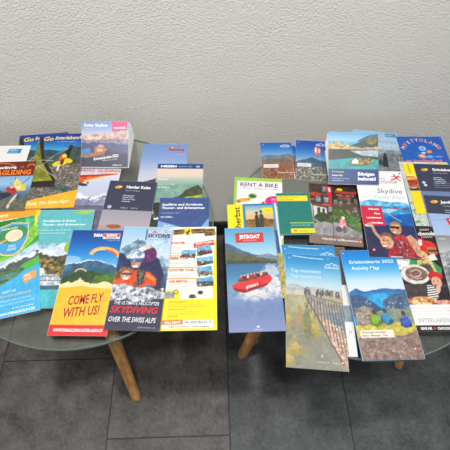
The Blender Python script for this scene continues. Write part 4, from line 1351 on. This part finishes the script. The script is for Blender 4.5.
def art_whiteunder(w, h):
    c = Canvas(w, h, (222, 222, 220))
    c.rect(0, 0, w, 30, (110, 84, 62)); c.rect(0, 30, w, 80, (86, 74, 62)); c.rect(0, 120, w, 150, (120, 140, 150), (140, 150, 160))  # brown top bands paint in the shadow between the neighbouring brochures
    c.rect(60, 150, w, h, (224, 226, 226)); c.swiss(w - 7, 168, 2, (206, 80, 70))
    return c


leaflet('brochure', 'whitish brochure, only its right edge showing between boardwalk and Activity Map brochures', 'brochure',
        (.1810, .3485, -4.4, .099, .210, .4505, .0020), art_whiteunder(99, 210), GR, M_MATTE)


def art_map(w, h):
    c = Canvas(w, h)
    c.grad(0, 84, [(10, 116, 200), (24, 138, 214), (90, 174, 226), (186, 214, 236), (214, 222, 234)])
    c.ridge([(0, 86), (14, 78), (26, 84), (44, 82), (60, 80), (99, 82)], (44, 96, 156), (60, 116, 170), jag=2)
    c.ridge([(0, 92), (30, 88), (60, 86), (99, 90)], (36, 128, 190), (44, 150, 204), jag=1.5)
    c.poly([(34, 92), (60, 88), (70, 92), (52, 110), (70, 122), (40, 120), (30, 104)], (36, 152, 208), (60, 166, 214))
    c.poly([(54, 104), (70, 92), (99, 88), (99, 128), (74, 124), (56, 114)], (60, 84, 120), (88, 110, 130), sc=8)
    c.poly([(0, 92), (18, 90), (40, 106), (52, 118), (40, 134), (0, 130)], (52, 76, 116), (70, 96, 130), sc=8)
    c.speck(c.box(60, 96, 99, 118), [(190, 200, 210)], 24, .5, 1.2, 20); c.speck(c.box(0, 100, 36, 124), [(170, 186, 200)], 16, .5, 1.2, 21)
    c.ridge([(40, 124), (60, 116), (99, 120)], (110, 130, 120), (140, 150, 120), jag=2, sc=6)
    c.poly([(4, 116), (20, 112), (34, 116), (40, 136), (36, 148), (4, 150)], (180, 164, 148), (112, 100, 92), sc=4)
    c.ridge([(0, 146), (30, 146), (60, 140), (99, 146)], (170, 158, 70), (206, 190, 92), jag=2, sc=5)
    c.ridge([(0, 166), (40, 160), (70, 166), (99, 158)], (150, 124, 112), (110, 92, 88), jag=3, sc=6)
    c.speck(c.box(0, 166, 99, 205), [(172, 148, 136), (128, 108, 102), (156, 134, 126)], 90, .8, 2.4, 22)
    for (x, y, col, c2) in ((35, 134, (140, 190, 50), (110, 160, 40)), (54, 132, (40, 130, 180), (60, 150, 196)), (84, 138, (56, 84, 180), (70, 100, 196))):
        dk = tuple(int(v * .6) for v in col)
        c.soft(x + 1, y + 8, 10, 8, dk, sc=4, rough=.8); c.soft(x, y + 2, 8.5, 11, col, c2, sc=4, rough=.7); c.curve([(x - 7, y - 2), (x - 8, y + 12)], 2, dk)
        c.ell(x, y - 11, 3.6, 4.4, (96, 74, 58), (70, 52, 42), sc=2)
    c.rect(5, 155, 60, 168, (232, 226, 206)); c.text('Ferienregion Interlaken', 8, 160, 3, (96, 90, 80), bold=.02, xs=1.15); c.text('Brienz · Meiringen · Thun', 8, 165.5, 3, (96, 90, 80), bold=.02, xs=1.1)
    c.text('Erlebniskarte 2022', 12, 28, 6.8, (232, 244, 252), bold=.01, fw=80)
    c.text('Activity Map', 14, 41, 7.2, (232, 244, 252), bold=.01, fw=50)
    c.rect(3, 5, 6, 7, (190, 220, 240))
    c.text('interlaken.ch', 50, 193, 3, (196, 178, 168)); c.swiss(88, 188, 2.0)
    return c


leaflet('booklet', 'thick Activity Map booklet with three hikers above a blue lake', 'booklet',
        (.2753, .3325, 0, .100, .205, .4600, .0040), art_map(99, 205), GR, back=M_BLUEP)


def art_sswiss(w, h):
    c = Canvas(w, h, (238, 238, 238))
    c.curve([(70, 24), (80, 20), (88, 12)], 3.2, (204, 42, 56)); c.curve([(78, 8), (82, 20), (90, 26)], 2.6, (204, 42, 56)); c.line(72, 14, 92, 16, 2, (204, 42, 56)); c.ell(90, 6, 2, 2, (204, 42, 56))
    c.text('Switzerland', 60, 23, 5, (120, 120, 130), 'R', xs=.9); c.text('OUTDOOR', 62, 34, 8, (204, 54, 74), 'C', bold=.01, fw=44)
    c.text('Skydive', 38, 60, 12.5, (86, 84, 90), shear=.15, fw=50)
    c.text('Swiss Alps', 30, 74, 9, (150, 196, 220), fw=60)
    c.ridge([(0, 84), (12, 80), (24, 76), (40, 80), (60, 84), (76, 82), (94, 86)], (60, 156, 206), (150, 206, 230), jag=2, sc=8)
    c.ridge([(0, 92), (40, 94), (94, 90)], (24, 120, 190), (60, 160, 214), jag=3, sc=9)
    c.ridge([(0, 112), (40, 120), (94, 108)], (14, 80, 156), (20, 104, 180), jag=3, sc=9)
    c.poly([(34, 104), (60, 96), (70, 102), (50, 112)], (150, 206, 234)); c.curve([(40, 100), (56, 118), (72, 130)], 2, (120, 180, 220))
    c.rect(0, 140, w, h, (32, 52, 100), (28, 44, 84))
    c.poly([(0, 158), (20, 150), (44, 176), (30, h), (0, h)], (44, 48, 84), (36, 40, 70))
    c.line(54, 98, 92, 101, 2.2, (190, 46, 60)); c.line(80, 96, 92, 101, 1.2, (40, 40, 60))
    # red label
    c.rect(0, 94, 40, 141, (206, 34, 66)); c.text('Helicopter', 36, 103, 4.4, W, 'R', bold=.03, xs=.9); c.text('Plane', 36, 114, 4.4, W, 'R', bold=.03)
    c.text('Lauterbrunnen', 36, 124, 4.4, W, 'R', bold=.03, xs=.86); c.text('Interlaken', 38, 136, 4.4, W, 'R', bold=.03)
    c.ell(10, 141, 8, 3, (220, 222, 230))
    # front jumper with open mouth, arm raised to the left
    c.curve([(15, 140), (19, 158), (34, 182)], 5.5, (206, 156, 124)); c.soft(11, 138, 6, 5, (214, 164, 132), (180, 124, 96), sc=3, rough=.5); c.curve([(17, 146), (20, 158)], 1.2, (160, 108, 84))
    c.poly([(38, 190), (60, 186), (94, 176), (94, h), (34, h)], (190, 40, 40), (150, 30, 34), sc=5)
    c.ell(37, 177, 12, 16, (230, 172, 138), (196, 134, 104), sc=6); c.poly([(26, 168), (28, 160), (36, 156), (46, 158), (50, 168), (48, 174), (44, 166), (32, 164)], (142, 100, 64), (96, 68, 46), sc=2)
    c.ell(31, 175, 2.4, 1.0, (60, 42, 38)); c.ell(39, 174, 2.4, 1.0, (60, 42, 38)); c.ell(30, 182, 2, 3, (206, 144, 114)); c.ell(32, 188, 5, 3.4, (150, 60, 60)); c.ell(32, 187, 4.4, 1.8, (248, 242, 238)); c.ell(48, 178, 2, 3.4, (204, 138, 110))
    # rear jumper with sunglasses, arm stretched right
    c.poly([(50, 166), (64, 160), (82, 168), (92, 190), (94, h), (56, h)], (200, 48, 52), (150, 34, 40), sc=5)
    c.ell(58, 147, 10.5, 14, (222, 166, 130), (188, 128, 96), sc=6); c.poly([(48, 142), (50, 133), (58, 129), (67, 133), (69, 143), (64, 137), (53, 137)], (176, 146, 96), (130, 102, 62), sc=2)
    c.poly([(48, 141), (66, 142), (64, 147), (58, 147), (57, 144), (55, 147), (49, 146)], (22, 20, 24)); c.ell(55, 156, 4.6, 2, (150, 60, 60)); c.ell(55, 155.4, 4, 1.2, (246, 240, 236)); c.ell(55, 150, 1.6, 2.4, (200, 140, 108))
    c.poly([(74, 166), (82, 160), (92, 172), (97, 190), (97, h), (86, 206)], (216, 164, 130), (182, 124, 94), sc=7)
    for x0, y0, x1, y1 in ((56, 172, 66, h), (62, 168, 74, 206), (50, 190, 60, h), (68, 184, 80, 190)): c.line(x0, y0, x1, y1, 2.2, (56, 52, 60))
    c.speck(c.box(52, 172, 76, 210), [(40, 38, 44), (190, 190, 196), (90, 86, 92)], 50, .6, 1.6, 23)
    c.swiss(11, 196, 2.6); c.rect(38, 209, 60, 211, (220, 226, 236))
    return c


leaflet('brochure', 'white and blue Skydive brochure with two cheering tandem jumpers in red', 'brochure',
        (.3312, .5218, -3.8, .097, .212, .4646, .0012), art_sswiss(94, 212), GR)


def art_mount(w, h):
    c = Canvas(w, h)
    c.grad(0, 80, [(34, 124, 186), (60, 148, 202), (120, 182, 216), (180, 206, 220), (206, 212, 216)])
    c.curve([(12, 4), (40, 7), (70, 8)], 2.2, (170, 210, 234)); c.text('2022', 74, 8, 3, (150, 200, 226))
    c.rect(5, 8, 8, 10, (200, 226, 240))
    for (x, y) in ((76, 19), (84, 16), (91, 19)): c.curve([(x - 5, y + 3), (x, y - 1), (x + 5, y + 3)], 1.3, (226, 238, 246))
    c.text('INTERLAKEN', 70, 27, 3.6, (226, 238, 246), bold=.02, xs=1.0)
    c.text('Top mountains', 9, 38, 7, (222, 236, 244), fw=54)
    c.text('Top experiences', 9, 49, 6.6, (206, 226, 238), fw=54)
    c.ridge([(0, 66), (20, 62), (36, 68), (60, 68), (80, 72), (99, 70)], (160, 170, 174), (182, 188, 190), jag=3)
    c.ridge([(0, 76), (40, 74), (99, 76)], (182, 180, 166), (196, 192, 180), jag=2)
    c.rect(0, 84, w, h, (176, 168, 132), (156, 156, 132), sc=22)
    c.ridge([(0, 110), (40, 130), (99, 150)], (150, 146, 120), (128, 128, 112), jag=5, sc=9)
    c.rect(0, 160, w, h, (128, 128, 116), (142, 140, 126), sc=14)
    def tree(x, y, hh, ww, cols):
        for k in range(6):
            f = k / 5
            c.soft(x + (k % 2 - .5) * 2, y - hh * (1 - f) * .9, ww * (.25 + .75 * f), hh * .16, cols[k % len(cols)], cols[(k + 1) % len(cols)], sc=3, rough=1.8, alpha=.8)
    A_ = [(190, 166, 84), (170, 146, 72), (150, 142, 80), (204, 180, 104)]
    B_ = [(116, 124, 84), (134, 132, 88), (98, 110, 74)]
    c.soft(20, 120, 30, 16, (176, 170, 130), (150, 150, 118), sc=9, alpha=.6)
    tree(4, 142, 38, 9, A_); tree(24, 140, 36, 11, [(176, 134, 96), (158, 134, 88)]); tree(48, 156, 40, 14, A_); tree(36, 156, 58, 13, B_)
    tree(14, 190, 30, 16, A_); tree(4, 208, 26, 12, A_); tree(30, 192, 18, 9, [(140, 138, 98), (156, 150, 100)])
    # boardwalk sweeping down to the right
    c.poly([(36, 80), (50, 86), (104, 100), (104, h), (96, 205), (74, 170), (56, 128), (40, 96)], (166, 158, 150), (140, 136, 134), sc=6)
    c.poly([(66, 116), (99, 112), (99, 146), (84, 142)], (112, 126, 140), (136, 146, 156), sc=4)
    c.poly([(54, 124), (76, 130), (99, 160), (99, h), (96, 205), (74, 170)], (206, 180, 158), (176, 146, 128), sc=3)
    c.speck(c.pm([(60, 130), (99, 140), (99, 205), (74, 168)]), [(232, 206, 186), (150, 120, 106), (206, 150, 130)], 150, .8, 2, 45)
    c.curve([(34, 76), (36, 90), (44, 106), (56, 128), (74, 168), (92, 204)], 2.2, (96, 88, 84))
    for i in range(13):
        x = 40 + i * 4.7
        c.curve([(x, 88 + i * 1.0), (x + 5 + i * 1.4 - 8, 108 + i * 8.5)], 1.3, (92, 84, 78))
    c.curve([(38, 80), (60, 88), (99, 96)], 1.6, (104, 96, 90)); c.curve([(42, 92), (70, 100), (99, 112)], 1.0, (128, 120, 112))
    for i, (x, y) in enumerate(((34, 78), (37, 75), (41, 79), (54, 80), (57, 78), (61, 81), (65, 79), (70, 80), (74, 78), (77, 80), (81, 79), (88, 81), (92, 82))):
        c.soft(x, y, 2.4, 6.0, [(84, 74, 78), (112, 96, 96), (76, 82, 96)][i % 3], sc=2, rough=1.0); c.ell(x + i % 2, y - 6, 1.5, 1.8, (104, 84, 78))
    c.poly([(56, 194), (58, 188), (60, 194)], (196, 196, 190)); c.text('interlaken.ch  ·  Jungfrau', 50, 202, 3, (206, 204, 196)); c.swiss(90, 201, 2.0)
    return c


leaflet('brochure', 'mountain boardwalk brochure peeking out beneath its identical copy on top', 'brochure',
        (.1643, .3504, -3.0, .099, .210, .4535, .0010), art_mount(99, 210), GR)
leaflet('brochure', 'top Top-mountains brochure with walkers on a boardwalk above autumn trees, front centre', 'brochure',
        (.1640, .3262, -6.0, .099, .213, .4549, .0014), art_mount(99, 214), GR,
        curl=lambda x, y: .0012 * np.clip(y / -.107, 0, 1) ** 2 + 0 * x)


def art_jet(w, h):
    c = Canvas(w, h)
    c.grad(0, 80, [(86, 156, 204), (116, 178, 214), (160, 200, 222), (206, 214, 222)])
    c.ridge([(0, 34), (14, 40), (34, 52), (54, 62), (76, 66), (95, 64)], (64, 92, 116), (84, 108, 126), jag=2, sc=9)
    c.ridge([(40, 72), (60, 62), (80, 60), (95, 68)], (110, 138, 160), (130, 154, 172), jag=2)
    c.ridge([(0, 50), (16, 56), (34, 60), (56, 66), (95, 72)], (112, 98, 76), (84, 92, 70), jag=3, sc=6)
    c.ridge([(0, 70), (40, 74), (95, 76)], (76, 92, 74), (56, 76, 66), jag=2, sc=5)
    c.grad(80, h, [(60, 108, 150), (70, 124, 164), (110, 150, 184), (120, 150, 186), (104, 128, 176), (116, 132, 178), (126, 140, 184)])
    # spray
    c.soft(82, 98, 22, 18, (206, 216, 226), (176, 194, 212), sc=7, alpha=.85)
    c.soft(62, 142, 42, 13, (214, 208, 206), (196, 196, 204), sc=6, rot=-6)
    c.soft(80, 122, 26, 16, (228, 224, 222), (204, 204, 210), sc=6)
    c.soft(40, 136, 22, 8, (232, 228, 226), (214, 208, 208), sc=4)
    c.soft(8, 138, 16, 8, (128, 154, 190), (96, 130, 170), sc=5, alpha=.8)
    c.soft(50, 172, 50, 16, (126, 140, 182), (108, 124, 170), sc=10, alpha=.6)
    # boat
    c.poly([(8, 124), (20, 118), (78, 104), (82, 112), (72, 124), (30, 138), (14, 134)], (204, 40, 44), (220, 58, 56), sc=8)
    c.poly([(10, 128), (30, 132), (72, 120), (70, 126), (30, 139), (14, 135)], (150, 28, 36))
    c.poly([(18, 116), (26, 106), (72, 98), (76, 104), (30, 116)], (70, 46, 50), (110, 70, 66), sc=3)
    for i in range(8):
        c.ell(26 + i * 6, 109 - i * 1.2, 2.6, 3.4, [(206, 50, 50), (40, 40, 52), (222, 176, 150), (170, 40, 44)][i % 4]); c.ell(26 + i * 6, 105 - i * 1.2, 1.7, 2.0, (214, 166, 140))
    c.text('JETBOAT', 34, 131, 5, W, bold=.03, rot=17, xs=.95)
    c.rect(20, 12, 73, 34, (212, 54, 58)); c.text('JETBOAT', 46.5, 24.5, 8, W, 'C', bold=.05, fw=40); c.text('INTERLAKEN', 46.5, 30.5, 3.2, (240, 196, 196), 'C', xs=1.1)
    c.ell(49, 202, 2.4, 1.6, (236, 236, 244)); c.text('jetboat.ch', 49, 208, 2.8, (226, 228, 240), 'C')
    return c


leaflet('brochure', 'blue JETBOAT brochure with red speedboat, at the left of the right table', 'brochure',
        (.0620, .3897, .4, .095, .211, .4585, .0010), art_jet(95, 211), GR,
        curl=lambda x, y: .0010 * np.clip(y / -.105, 0, 1) ** 2 + 0 * x)

bpy.context.view_layer.update()
